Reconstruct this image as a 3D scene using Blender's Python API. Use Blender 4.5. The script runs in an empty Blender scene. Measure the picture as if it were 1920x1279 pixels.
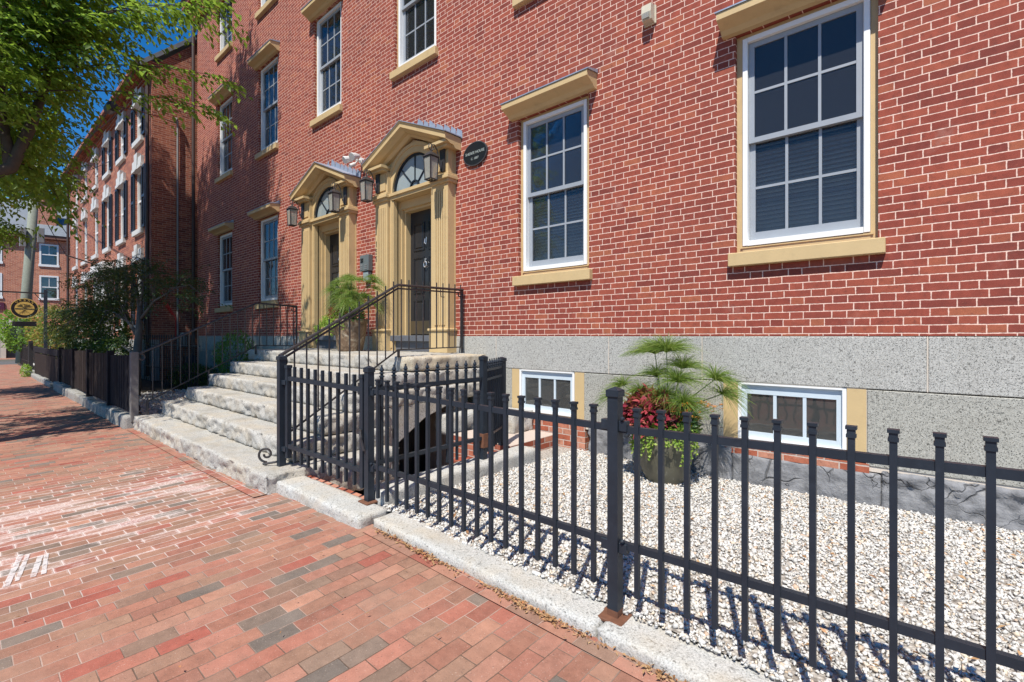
import bpy, math, random
import numpy as np
from mathutils import Vector, Matrix, noise
random.seed(7)
rng = np.random.default_rng(11)
S = bpy.context.scene
COL = S.collection
R = math.radians

# ---------------------------------------------------------------- camera, sky, sun, exposure
CAM_H = 1.24
cd = bpy.data.cameras.new("camera")
cam = bpy.data.objects.new("camera", cd)
COL.objects.link(cam)
S.camera = cam
cd.sensor_width = 36.0
cd.lens = 36.0 * 893 / 1920
cd.shift_y = -(639.5 - 630) / 1920
cd.clip_start = 0.05
cd.clip_end = 5000
cam.location = (0, -5, CAM_H)
cam.rotation_euler = (R(90), 0, math.atan2(893, 1040))

SUNV = Vector((0.23, -0.59, 1.0)).normalized()
w = bpy.data.worlds.new("World")
S.world = w
w.use_nodes = True
nt = w.node_tree
bg = nt.nodes["Background"]
sky = nt.nodes.new("ShaderNodeTexSky")
sky.sky_type = 'NISHITA'
sky.sun_disc = False
sky.sun_elevation = math.asin(SUNV.z)
sky.sun_rotation = math.atan2(SUNV.x, SUNV.y)
sky.ozone_density = 6.0
sky.altitude = 800
sky.air_density = 1.0
sky.dust_density = 0.05
hsv = nt.nodes.new("ShaderNodeHueSaturation")          # clear, dry autumn sky
hsv.inputs['Saturation'].default_value = 1.3
nt.links.new(sky.outputs[0], hsv.inputs['Color'])
nt.links.new(hsv.outputs[0], bg.inputs[0])
bg.inputs[1].default_value = 0.1
ld = bpy.data.lights.new("sun", 'SUN')
ld.energy = 4.4
ld.angle = R(0.47)
ld.color = (1.0, 0.95, 0.87)
sun = bpy.data.objects.new("sun", ld)
COL.objects.link(sun)
sun.rotation_euler = SUNV.to_track_quat('Z', 'Y').to_euler()
sun.location = (4, -12, 20)
S.view_settings.view_transform = 'Standard'
S.view_settings.look = 'None'
S.view_settings.exposure = 0.55
S.view_settings.gamma = 1.0
S.render.engine = 'CYCLES'
S.cycles.use_denoising = True
S.cycles.max_bounces = 8
S.cycles.sample_clamp_indirect = 2.5
S.cycles.transparent_max_bounces = 12


# ---------------------------------------------------------------- node helpers
class V:
    """a float socket with arithmetic"""
    def __init__(s, n, sock): s.n, s.s = n, sock
    def _op(s, op, *a):
        m = s.n.nodes.new("ShaderNodeMath"); m.operation = op
        for i, x in enumerate((s,) + a):
            if isinstance(x, V): s.n.links.new(x.s, m.inputs[i])
            else: m.inputs[i].default_value = x
        return V(s.n, m.outputs[0])
    def __add__(s, o): return s._op('ADD', o)
    def __sub__(s, o): return s._op('SUBTRACT', o)
    def __mul__(s, o): return s._op('MULTIPLY', o)
    def __truediv__(s, o): return s._op('DIVIDE', o)
    def floor(s): return s._op('FLOOR')
    def mod(s, o): return s._op('FLOORED_MODULO', o)
    def abs(s): return s._op('ABSOLUTE')
    def min(s, o): return s._op('MINIMUM', o)
    def max(s, o): return s._op('MAXIMUM', o)
    def gt(s, o): return s._op('GREATER_THAN', o)
    def lt(s, o): return s._op('LESS_THAN', o)
    def ramp(s, a, b, lo=0.0, hi=1.0):
        m = s.n.nodes.new("ShaderNodeMapRange"); m.interpolation_type = 'SMOOTHSTEP'
        s.n.links.new(s.s, m.inputs[0])
        for i, x in enumerate((a, b, lo, hi)): m.inputs[i + 1].default_value = x
        return V(s.n, m.outputs[0])


class Mat:
    def __init__(s, name):
        s.m = bpy.data.materials.new(name); s.m.use_nodes = True
        s.n = s.m.node_tree; s.b = s.n.nodes["Principled BSDF"]
        s._c = None
    def new(s, t): return s.n.nodes.new(t)
    def coord(s):
        if s._c is None: s._c = s.new("ShaderNodeTexCoord").outputs['Object']
        return s._c
    def xyz(s, vec=None):
        p = s.new("ShaderNodeSeparateXYZ"); s.n.links.new(vec or s.coord(), p.inputs[0])
        return [V(s.n, o) for o in p.outputs]
    def vec(s, x, y, z):
        c = s.new("ShaderNodeCombineXYZ")
        for i, q in enumerate((x, y, z)):
            if isinstance(q, V): s.n.links.new(q.s, c.inputs[i])
            else: c.inputs[i].default_value = q
        return c.outputs[0]
    def noise(s, scale, detail=3, rough=0.55, vec=None, dist=0.0):
        t = s.new("ShaderNodeTexNoise"); t.inputs['Scale'].default_value = scale
        t.inputs['Detail'].default_value = detail; t.inputs['Roughness'].default_value = rough
        t.inputs['Distortion'].default_value = dist
        s.n.links.new(vec or s.coord(), t.inputs['Vector'])
        return V(s.n, t.outputs[0])
    def voro(s, scale, feature='F1', out=0, vec=None):
        t = s.new("ShaderNodeTexVoronoi"); t.feature = feature; t.inputs['Scale'].default_value = scale
        s.n.links.new(vec or s.coord(), t.inputs['Vector'])
        return t.outputs[out] if out == 1 else V(s.n, t.outputs[out])
    def white(s, vec):
        t = s.new("ShaderNodeTexWhiteNoise"); t.noise_dimensions = '3D'
        s.n.links.new(vec, t.inputs['Vector'])
        return V(s.n, t.outputs['Value'])
    def island(s):
        g = s.new("ShaderNodeNewGeometry"); return V(s.n, g.outputs['Random Per Island'])
    def colors(s, f, stops, const=False):
        r = s.new("ShaderNodeValToRGB"); s.n.links.new(f.s, r.inputs[0])
        e = r.color_ramp.elements
        if const: r.color_ramp.interpolation = 'CONSTANT'
        while len(e) > 1: e.remove(e[-1])
        e[0].position = stops[0][0]; e[0].color = (*stops[0][1], 1)
        for p, c in stops[1:]:
            q = e.new(p); q.color = (*c, 1)
        return r.outputs[0]
    def mix(s, f, a, b, mode='MIX'):
        m = s.new("ShaderNodeMix"); m.data_type = 'RGBA'; m.blend_type = mode
        if isinstance(f, V): s.n.links.new(f.s, m.inputs[0])
        else: m.inputs[0].default_value = f
        for i, x in ((6, a), (7, b)):
            if isinstance(x, tuple): m.inputs[i].default_value = (*x, 1)
            else: s.n.links.new(x, m.inputs[i])
        return m.outputs[2]
    def shade(s, col, f):
        """multiply a colour by the float f"""
        return s.mix(1.0, col, s.vec(f, f, f), 'MULTIPLY')
    def set(s, col=None, rough=None, metal=None, bump=None, bdist=0.003, bstr=0.5, spec=None):
        if col is not None:
            if isinstance(col, tuple): s.b.inputs['Base Color'].default_value = (*col, 1)
            else: s.n.links.new(col, s.b.inputs['Base Color'])
        if rough is not None:
            if isinstance(rough, V): s.n.links.new(rough.s, s.b.inputs['Roughness'])
            else: s.b.inputs['Roughness'].default_value = rough
        if metal is not None: s.b.inputs['Metallic'].default_value = metal
        if spec is not None: s.b.inputs['Specular IOR Level'].default_value = spec
        if bump is not None:
            b = s.new("ShaderNodeBump"); b.inputs['Distance'].default_value = bdist
            b.inputs['Strength'].default_value = bstr
            s.n.links.new(bump.s, b.inputs['Height']); s.n.links.new(b.outputs[0], s.b.inputs['Normal'])
        return s.m


def brick_mat(name, ch, per, st, jw, stops, mortar, half, bd=0.004, sooty=0.25, dusty=0.0):
    """brickwork laid along x (or y on walls that face along x); st = stretcher length, per = period"""
    M = Mat(name)
    x, y, z = M.xyz()
    g = M.new("ShaderNodeNewGeometry")
    nx = M.xyz(g.outputs['Normal'])[0].abs().gt(0.7)
    u = x + (y - x) * nx
    wob = (M.noise(7, 3) - 0.5) * 0.011
    zz = z + wob
    row = (zz / ch).floor()
    fz = zz - row * ch
    jit = (M.white(M.vec(row, 3.3, 1.7)) - 0.5) * 0.03
    uu = u + row.mod(2.0) * half + jit
    cell = (uu / per).floor()
    fu = uu - cell * per
    head = fu.gt(st)
    du = fu.min((fu - st).abs()).min(fu * -1.0 + per)
    dv = fz.min(fz * -1.0 + ch)
    fine = M.noise(120, 3)
    d = du.min(dv) + (M.noise(38, 3, 0.7) - 0.5) * 0.0095
    mask = d.ramp(jw * 0.5 - 0.0022, jw * 0.5 + 0.0018)
    rnd = M.white(M.vec(cell * 2.0 + head, row, 0.5))
    c = M.colors(rnd, stops)
    blot = M.noise(14, 4)
    c = M.shade(c, blot * 0.8 + fine * 0.5 + 0.36)
    c = M.mix(M.noise(21, 4, 0.7).ramp(0.52, 0.74) * 0.55, c, (0.10, 0.035, 0.03))
    c = M.mix(M.noise(30, 3, 0.7).ramp(0.60, 0.74) * 0.35, c, (0.42, 0.17, 0.11))
    big = M.noise(0.55, 3).ramp(0.35, 0.7)
    c = M.mix(big * sooty, c, (0.16, 0.05, 0.04))
    if dusty:
        c = M.mix(M.noise(3.1, 5, 0.65).ramp(0.58, 0.75) * dusty, c, (0.5, 0.36, 0.3))
    mc = M.shade(mortar_col(M, mortar), fine * 0.5 + 0.75)
    c = M.mix(mask, mc, c)
    M.set(c, 0.85, bump=mask * 0.75 + fine * 0.2 + blot * 0.25, bdist=bd, bstr=0.55, spec=0.25)
    return M.m


def mortar_col(M, c):
    return M.mix(M.noise(1.3, 3), tuple(q * 0.9 for q in c), tuple(min(1, q * 1.08) for q in c))


def granite_mat(name, base, speck=0.9, warm=0.0, dirt=0.3, bump=0.5):
    M = Mat(name)
    f = M.noise(105, 5, 0.75)
    v = M.voro(85)
    c = M.colors(f, [(0.3, tuple(q * 0.45 for q in base)), (0.45, tuple(q * 0.9 for q in base)), (0.62, tuple(min(0.9, q * 1.25) for q in base))])
    dark = v.ramp(0.12, 0.36) * speck + (1 - speck)
    spot = M.noise(48, 3).ramp(0.60, 0.66) * -0.5 + 1.0
    c = M.shade(c, dark * spot)
    st = M.noise(2.2, 5, 0.6).ramp(0.45, 0.8) * dirt
    c = M.mix(st, c, (0.22, 0.2, 0.16))
    if warm: c = M.mix(M.noise(3.5, 4).ramp(0.4, 0.7) * warm, c, (0.5, 0.38, 0.22))
    M.set(c, 0.8, bump=f + M.noise(28, 4) * 0.8, bdist=0.006, bstr=bump, spec=0.3)
    return M.m


def plain(name, col, rough=0.6, metal=0.0, vary=0.18, scale=7.0, bump=0.0, spec=0.5, stain=None, samt=0.0):
    M = Mat(name)
    n = M.noise(scale, 4, 0.6)
    c = M.mix(1.0, col, M.vec(*[n * (2 * vary) + (1 - vary)] * 3), 'MULTIPLY')
    if stain: c = M.mix(M.noise(scale * 0.6, 5, 0.65, dist=0.4).ramp(0.55, 0.72) * samt, c, stain)
    M.set(c, rough, metal, spec=spec, **(dict(bump=M.noise(scale * 8, 3), bdist=0.002, bstr=bump) if bump else {}))
    return M.m


def leaf_mat(name, stops, trans=0.35, rough=0.45):
    M = Mat(name)
    c = M.colors(M.island(), stops)
    M.set(c, rough, spec=0.4)
    tr = M.new("ShaderNodeBsdfTranslucent")
    hs = M.mix(0.4, c, (0.42, 0.6, 0.06))
    M.n.links.new(hs, tr.inputs[0])
    mx = M.new("ShaderNodeMixShader"); mx.inputs[0].default_value = trans
    M.n.links.new(M.b.outputs[0], mx.inputs[1]); M.n.links.new(tr.outputs[0], mx.inputs[2])
    M.n.links.new(mx.outputs[0], M.n.nodes["Material Output"].inputs[0])
    return M.m


def glass_mat(name, tint, refl=1.0, haze=0.12, hcol=(0.05, 0.06, 0.08)):
    M = Mat(name)
    t = M.new("ShaderNodeBsdfTransparent"); t.inputs[0].default_value = (*tint, 1)
    d = M.new("ShaderNodeBsdfDiffuse"); d.inputs[0].default_value = (*hcol, 1)
    g = M.new("ShaderNodeBsdfGlossy"); g.inputs['Roughness'].default_value = 0.03
    nb = M.new("ShaderNodeBump"); nb.inputs['Distance'].default_value = 0.02; nb.inputs['Strength'].default_value = 0.12
    M.n.links.new(M.noise(3.0, 2).s, nb.inputs['Height']); M.n.links.new(nb.outputs[0], g.inputs['Normal'])
    f = M.new("ShaderNodeFresnel"); f.inputs[0].default_value = 1.5
    a = M.new("ShaderNodeMixShader"); a.inputs[0].default_value = haze
    M.n.links.new(t.outputs[0], a.inputs[1]); M.n.links.new(d.outputs[0], a.inputs[2])
    k = V(M.n, f.outputs[0]) * refl
    b = M.new("ShaderNodeMixShader"); M.n.links.new(k.s, b.inputs[0])
    M.n.links.new(a.outputs[0], b.inputs[1]); M.n.links.new(g.outputs[0], b.inputs[2])
    M.n.links.new(b.outputs[0], M.n.nodes["Material Output"].inputs[0])
    return M.m


# ---------------------------------------------------------------- mesh builder
class MB:
    def __init__(s): s.v, s.f = [], []
    def add(s, vs, fs):
        o = len(s.v); s.v += [tuple(p) for p in vs]; s.f += [tuple(i + o for i in f) for f in fs]; return s
    def box(s, x0, x1, y0, y1, z0, z1, c=0.0):
        if x0 > x1: x0, x1 = x1, x0
        if y0 > y1: y0, y1 = y1, y0
        if z0 > z1: z0, z1 = z1, z0
        if not c:
            return s.add([(x, y, z) for z in (z0, z1) for y in (y0, y1) for x in (x0, x1)],
                         [(0, 2, 3, 1), (4, 5, 7, 6), (0, 1, 5, 4), (2, 6, 7, 3), (0, 4, 6, 2), (1, 3, 7, 5)])
        c = min(c, (x1 - x0) * .45, (y1 - y0) * .45, (z1 - z0) * .45)
        V_, F = [], []
        X, Y, Z = (x0, x1), (y0, y1), (z0, z1)
        sg = (1, -1)
        idx = {}
        for k in (0, 1):
            for j in (0, 1):
                for i in (0, 1):
                    b = (X[i], Y[j], Z[k]); s3 = (sg[i] * c, sg[j] * c, sg[k] * c)
                    for a in range(3):
                        idx[i, j, k, a] = len(V_)
                        V_.append(tuple(b[q] + (s3[q] if q != a else 0) for q in range(3)))
        for a in range(3):
            b, d = (a + 1) % 3, (a + 2) % 3
            for s_ in (0, 1):
                q = []
                for (p, r) in ((0, 0), (1, 0), (1, 1), (0, 1)):
                    k = [0, 0, 0]; k[a] = s_; k[b] = p; k[d] = r; q.append(idx[(*k, a)])
                F.append(tuple(q) if s_ else tuple(q[::-1]))
            for p in (0, 1):
                for r in (0, 1):
                    k0 = [0, 0, 0]; k0[b] = p; k0[d] = r; k1 = list(k0); k1[a] = 1
                    q = (idx[(*k0, b)], idx[(*k0, d)], idx[(*k1, d)], idx[(*k1, b)])
                    F.append(q if p != r else q[::-1])
        for i in (0, 1):
            for j in (0, 1):
                for k in (0, 1):
                    q = (idx[i, j, k, 0], idx[i, j, k, 1], idx[i, j, k, 2])
                    F.append(q if (i + j + k) % 2 else q[::-1])
        return s.add(V_, F)
    def tube(s, pts, r, n=8, cap=True):
        pts = [Vector(p) for p in pts]
        m = len(pts)
        rs = list(r) if hasattr(r, '__len__') else [r] * m
        vs, fs = [], []
        up = None
        for i, p in enumerate(pts):
            t = (pts[min(i + 1, m - 1)] - pts[max(i - 1, 0)])
            t = t.normalized() if t.length > 1e-9 else Vector((0, 0, 1))
            if up is None:
                up = Vector((0, 0, 1)) if abs(t.z) < .9 else Vector((1, 0, 0))
            a = t.cross(up)
            a = a.normalized() if a.length > 1e-6 else t.orthogonal().normalized()
            b = a.cross(t).normalized(); up = b
            off = math.pi / 4 if n == 4 else 0
            for k in range(n):
                an = 2 * math.pi * k / n + off
                vs.append(p + (a * math.cos(an) + b * math.sin(an)) * rs[i])
        for i in range(m - 1):
            for k in range(n):
                fs.append((i * n + k, i * n + (k + 1) % n, (i + 1) * n + (k + 1) % n, (i + 1) * n + k))
        if cap: fs += [tuple(range(n))[::-1], tuple(range((m - 1) * n, m * n))]
        return s.add(vs, fs)
    def prism(s, prof, axis, a, b):
        """closed profile (2-D points) swept along axis x, y or z from a to b"""
        n = len(prof)
        def P(q, t): return {'x': (t, q[0], q[1]), 'y': (q[0], t, q[1]), 'z': (q[0], q[1], t)}[axis]
        return s.add([P(q, a) for q in prof] + [P(q, b) for q in prof],
                     [(i, (i + 1) % n, n + (i + 1) % n, n + i) for i in range(n)] + [tuple(range(n))[::-1], tuple(range(n, 2 * n))])
    def lathe(s, prof, c, n=24):
        vs, fs = [], []
        for r, z in prof:
            for k in range(n):
                a = 2 * math.pi * k / n
                vs.append((c[0] + r * math.cos(a), c[1] + r * math.sin(a), c[2] + z))
        for i in range(len(prof) - 1):
            for k in range(n):
                fs.append((i * n + k, i * n + (k + 1) % n, (i + 1) * n + (k + 1) % n, (i + 1) * n + k))
        fs += [tuple(range(n))[::-1], tuple(range((len(prof) - 1) * n, len(prof) * n))]
        return s.add(vs, fs)
    def arc_band(s, cx, cz, r0, r1, y0, y1, a0=0.0, a1=math.pi, n=24):
        vs, fs = [], []
        for i in range(n + 1):
            a = a0 + (a1 - a0) * i / n
            for r, y in ((r0, y0), (r1, y0), (r1, y1), (r0, y1)):
                vs.append((cx + r * math.cos(a), y, cz + r * math.sin(a)))
        for i in range(n):
            for k in range(4):
                fs.append((i * 4 + k, i * 4 + (k + 1) % 4, i * 4 + 4 + (k + 1) % 4, i * 4 + 4 + k))
        fs += [(0, 1, 2, 3), (n * 4 + 3, n * 4 + 2, n * 4 + 1, n * 4)]
        return s.add(vs, fs)
    def stone(s, x0, x1, y0, y1, z0, z1, res=0.06, amp=0.012, rough=('-y',), freq=9.0, edge=0.012):
        """a granite block: rock-faced on the listed sides, rounded arrises"""
        L = (x1 - x0, y1 - y0, z1 - z0); O = (x0, y0, z0)
        nn = [max(2, min(210, int(round(q / res)))) for q in L]
        seen, vs, fs = {}, [], []
        def vid(i):
            if i in seen: return seen[i]
            p = Vector([O[k] + L[k] * i[k] / nn[k] for k in range(3)])
            out = Vector((0, 0, 0)); am = 0.0; nf = 0
            for k in range(3):
                for side, sgn in ((0, -1), (nn[k], 1)):
                    if i[k] == side:
                        out[k] += sgn; nf += 1
                        tag_ = ('-' if sgn < 0 else '+') + 'xyz'[k]
                        am = max(am, amp if tag_ in rough else amp * 0.18)
            n1 = noise.noise(p * freq); n2 = noise.noise(p * freq * 2.7 + Vector((7, 3, 1)))
            n3 = noise.noise(p * freq * 0.35 + Vector((1, 9, 4)))
            d = (n1 + 0.5 * n2 + 0.6 * n3) * am
            if nf > 1: d -= edge * (0.6 + 0.8 * abs(n1) + 0.5 * n3)
            p = p + out.normalized() * d
            seen[i] = len(vs); vs.append(p); return seen[i]
        for k in range(3):
            a, b = (k + 1) % 3, (k + 2) % 3
            for side in (0, nn[k]):
                for i in range(nn[a]):
                    for j in range(nn[b]):
                        q = []
                        for (p, r) in ((0, 0), (1, 0), (1, 1), (0, 1)):
                            t = [0, 0, 0]; t[k] = side; t[a] = i + p; t[b] = j + r; q.append(vid(tuple(t)))
                        fs.append(tuple(q) if side else tuple(q[::-1]))
        return s.add(vs, fs)
    def mesh(s, name, smooth=False):
        me = bpy.data.meshes.new(name)
        me.from_pydata(s.v, [], s.f); me.validate(); me.update()
        if smooth: me.shade_smooth()
        return me
    def build(s, name, mat, parent=None, smooth=False):
        return link(name, s.mesh(name, smooth), mat, parent)


def link(name, me, mat, parent=None):
    o = bpy.data.objects.new(name, me)
    if mat is not None: me.materials.append(mat)
    COL.objects.link(o)
    if parent is not None: adopt(o, parent)
    return o


def adopt(o, parent):
    o.parent = parent
    if parent.type == 'EMPTY':
        o.matrix_parent_inverse = Matrix.LocRotScale(parent.location, parent.rotation_euler, None).inverted()


def tag(o, label, cat, group=None, kind=None):
    o['label'] = label
    if cat: o['category'] = cat
    if group: o['group'] = group
    if kind: o['kind'] = kind
    return o


def thing(name, loc, label, cat, group=None):
    o = bpy.data.objects.new(name, None)
    o.empty_display_size = 0.2
    o.location = loc
    COL.objects.link(o)
    return tag(o, label, cat, group)


def structure(o): o['kind'] = 'structure'; return o


def clone(o, parent, d):
    """copy a part with its sub-parts, moved by d"""
    inv = o.matrix_parent_inverse.copy()
    c = o.copy(); COL.objects.link(c); c.parent = parent; c.matrix_parent_inverse = inv
    c.location = Vector(o.location) + Vector(d)
    for ch in o.children:
        k = ch.copy(); COL.objects.link(k); k.parent = c; k.matrix_parent_inverse = Matrix.Identity(4)
    return c


def clone_thing(o, loc, label):
    c = o.copy(); COL.objects.link(c); c.location = loc; c['label'] = label
    for ch in o.children: clone(ch, c, (0, 0, 0))
    return c


def fast_mesh(name, verts, quads):
    verts = np.asarray(verts, np.float32).reshape(-1, 3); quads = np.asarray(quads, np.int32)
    k = quads.shape[1]
    me = bpy.data.meshes.new(name)
    me.vertices.add(len(verts)); me.vertices.foreach_set("co", verts.ravel())
    me.loops.add(quads.size); me.loops.foreach_set("vertex_index", quads.ravel())
    me.polygons.add(len(quads))
    me.polygons.foreach_set("loop_start", np.arange(0, quads.size, k, dtype=np.int32))
    me.update(calc_edges=True); me.validate()
    return me


def leaf_arrays(P, D, N, L, W, fold=0.18):
    """rhombic folded leaves: P base, D direction, N normal, L length, W width"""
    D = D / np.linalg.norm(D, axis=1, keepdims=True)
    B = np.cross(D, N); B /= np.maximum(np.linalg.norm(B, axis=1, keepdims=True), 1e-6)
    Nn = np.cross(B, D)
    L = L[:, None]; W = W[:, None]
    mid = P + D * L * 0.45
    a = P; b = mid + B * W * .5 + Nn * W * fold; c = P + D * L - Nn * L * 0.08; d = mid - B * W * .5 + Nn * W * fold
    vs = np.stack([a, b, c, d], 1).reshape(-1, 3)
    i = np.arange(len(P))[:, None] * 4
    f = np.concatenate([i + np.array([[0, 1, 2]]), i + np.array([[0, 2, 3]])], 0)
    return vs, f


def leaves_obj(name, P, D, N, L, W, mat, parent=None, fold=0.18):
    vs, f = leaf_arrays(P, D, N, L, W, fold)
    return link(name, fast_mesh(name, vs, f), mat, parent)


def unit(n):
    v = rng.normal(size=(n, 3)); return v / np.linalg.norm(v, axis=1, keepdims=True)


def text_mesh(body, size, depth=0.004):
    cu = bpy.data.curves.new("lettering", 'FONT'); cu.body = body; cu.size = size; cu.extrude = depth / 2
    cu.align_x = 'CENTER'; cu.align_y = 'CENTER'; cu.resolution_u = 3
    ob = bpy.data.objects.new("lettering", cu); COL.objects.link(ob)
    me = bpy.data.meshes.new_from_object(ob.evaluated_get(bpy.context.evaluated_depsgraph_get()))
    bpy.data.objects.remove(ob); bpy.data.curves.remove(cu)
    return me


def text_to(mb, body, size, M, depth=0.004):
    me = text_mesh(body, size, depth)
    mb.add([M @ v.co for v in me.vertices], [tuple(p.vertices) for p in me.polygons])
    bpy.data.meshes.remove(me)
    return mb


FACE_Y = Matrix(((1, 0, 0, 0), (0, 0, -1, 0), (0, 1, 0, 0), (0, 0, 0, 1)))       # text readable from the street (-y)
FACE_X = Matrix(((0, 0, 1, 0), (1, 0, 0, 0), (0, 1, 0, 0), (0, 0, 0, 1)))        # text readable from +x

# ---------------------------------------------------------------- materials
RED = [(0.0, (0.20, 0.045, 0.033)), (0.12, (0.255, 0.056, 0.038)), (0.65, (0.308, 0.070, 0.044)), (0.92, (0.355, 0.091, 0.052)), (1.0, (0.38, 0.118, 0.06))]
m_brick = brick_mat("red_brick_flemish", 0.0664, 0.324, 0.216, 0.0074, RED, (0.82, 0.585, 0.475), 0.162, sooty=0.3, dusty=0.22)
m_brick2 = brick_mat("red_brick_neighbour", 0.067, 0.21, 0.21, 0.009, [(0.0, (0.2, 0.055, 0.035)), (0.5, (0.32, 0.095, 0.055)), (1.0, (0.42, 0.15, 0.08))], (0.5, 0.36, 0.28), 0.105, sooty=0.2)
m_brick3 = brick_mat("sun_brightened_brick", 0.075, 0.23, 0.23, 0.014, [(0.0, (0.38, 0.11, 0.06)), (0.5, (0.50, 0.155, 0.085)), (1.0, (0.58, 0.22, 0.12))], (0.62, 0.45, 0.34), 0.115, sooty=0.15)  # brick tones lightened to carry sunlight on the corner building
m_brick_old = brick_mat("patch_brick", 0.072, 0.215, 0.215, 0.011, [(0.0, (0.3, 0.08, 0.045)), (0.6, (0.42, 0.13, 0.07)), (1.0, (0.5, 0.24, 0.16))], (0.5, 0.42, 0.36), 0.1, dusty=0.5)
m_granite = granite_mat("grey_granite", (0.43, 0.42, 0.385), dirt=0.22, bump=0.35)
m_granite_low = granite_mat("dark_speckled_granite", (0.38, 0.37, 0.325), speck=1.0, dirt=0.35, bump=0.4)
m_step = granite_mat("step_granite", (0.41, 0.395, 0.36), speck=0.5, dirt=0.6, warm=0.28, bump=0.6)
m_kerb = granite_mat("kerb_granite", (0.47, 0.465, 0.435), speck=0.38, dirt=0.3, warm=0.3, bump=0.6)
m_joint = plain("lime_mortar", (0.62, 0.54, 0.45), 0.9)
m_parge = plain("grey_parging", (0.22, 0.222, 0.228), 0.85, vary=0.4, scale=5, bump=1.0, stain=(0.24, 0.2, 0.17), samt=0.5)
m_tan = plain("tan_paint", (0.56, 0.41, 0.21), 0.55, vary=0.10, scale=6, spec=0.3, bump=0.25, stain=(0.36, 0.26, 0.14), samt=0.4)
m_white = plain("white_paint", (0.80, 0.80, 0.78), 0.45, vary=0.05)
m_sash = plain("screen_shaded_sash", (0.30, 0.325, 0.355), 0.5, vary=0.08)  # grey holds the shading of insect screens, which are not modelled
m_lead = plain("lead_flashing", (0.33, 0.37, 0.45), 0.45, metal=0.3, vary=0.3, scale=18)
m_black = plain("black_iron_paint", (0.018, 0.025, 0.035), 0.42, vary=0.35, scale=14, bump=0.2, spec=0.32, stain=(0.035, 0.045, 0.06), samt=0.4)
m_iron = plain("weathered_black_iron", (0.035, 0.032, 0.033), 0.45, vary=0.4, scale=22, bump=0.3, spec=0.5, stain=(0.16, 0.09, 0.06), samt=0.4)
m_rust = plain("rusty_steel", (0.15, 0.062, 0.032), 0.85, vary=0.5, scale=30, bump=0.6, stain=(0.08, 0.05, 0.04), samt=0.6)
m_door = plain("black_door_paint", (0.022, 0.023, 0.027), 0.3, vary=0.2, scale=4)
m_doorstone = plain("dark_sill_stone", (0.10, 0.105, 0.12), 0.7, vary=0.3, scale=20)
m_brass = plain("dull_brass", (0.24, 0.205, 0.15), 0.4, metal=0.9)
m_silver = plain("pale_metal", (0.75, 0.75, 0.74), 0.3, metal=0.8)
m_glass = glass_mat("window_glass", (0.74, 0.78, 0.80), 0.9, 0.22, (0.095, 0.10, 0.11))
m_glass_far = glass_mat("sky_reflecting_glass", (0.3, 0.34, 0.4), 3.5, 0.2)
m_glass_low = glass_mat("reflection_grey_glass", (0.6, 0.62, 0.6), 2.0, 0.4, (0.13, 0.135, 0.13))  # grey haze in the panes stands in for reflections
_S = Mat("slaty_footing")
_wv = _S.vec(*[q + _S.noise(4.0, 3) * 0.5 * k for q, k in zip(_S.xyz(), (1.0, 1.0, 0.6))])
_e = _S.voro(3.4, 'DISTANCE_TO_EDGE', vec=_wv); _n5 = _S.noise(9, 5, 0.65)
_cr = (_e + _S.noise(1.6, 2).ramp(0.42, 0.6) * 0.05).ramp(0.0, 0.04)
m_slaty = _S.set(_S.shade(_S.colors(_n5, [(0.3, (0.15, 0.15, 0.155)), (0.6, (0.25, 0.25, 0.255)), (0.8, (0.31, 0.30, 0.285))]), _cr * 0.45 + 0.55), 0.85, bump=_cr * 0.6 + _n5, bdist=0.03, bstr=0.8)
m_fan = plain("fanlight_glass", (0.30, 0.35, 0.36), 0.12, vary=0.25, scale=2.2, spec=0.8)
m_seed = glass_mat("seeded_lantern_glass", (0.8, 0.78, 0.7), 1.0, 0.5, (0.55, 0.53, 0.46))
m_blind = plain("slatted_blind", (0.62, 0.68, 0.68), 0.6, vary=0.1)
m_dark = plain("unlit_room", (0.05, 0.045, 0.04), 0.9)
m_shut = plain("navy_shutter_paint", (0.022, 0.028, 0.042), 0.45, vary=0.2)
m_stonewhite = plain("white_stone_trim", (0.58, 0.58, 0.56), 0.7, vary=0.15, scale=8)
m_pipe = plain("brown_downspout", (0.055, 0.035, 0.03), 0.5, vary=0.25)
m_slate = plain("grey_slate", (0.16, 0.18, 0.20), 0.7, vary=0.35, scale=6, bump=0.4)
m_zinc = plain("galvanised_steel", (0.28, 0.28, 0.27), 0.5, metal=0.4, vary=0.2)
# ---------------------------------------------------------------- ground
def zs(x):
    """height of the brick sidewalk along the street"""
    return float(np.interp(x, [-40, -6, -3, -0.8, 1.0, 3.0], [-0.19, -0.19, -0.15, -0.212, -0.255, -0.30]))


def zk(x): return float(np.interp(x, [-3.06, -0.77, 1.0, 3.0], [-0.085, -0.148, -0.19, -0.235]))


def sheet(name, xs, ys, zf, mat):
    vs = [(x, y, zf(x, y)) for y in ys for x in xs]
    n = len(xs)
    fs = [(j * n + i, j * n + i + 1, (j + 1) * n + i + 1, (j + 1) * n + i) for j in range(len(ys) - 1) for i in range(n - 1)]
    return structure(MB().add(vs, fs).build(name, mat))


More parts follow.
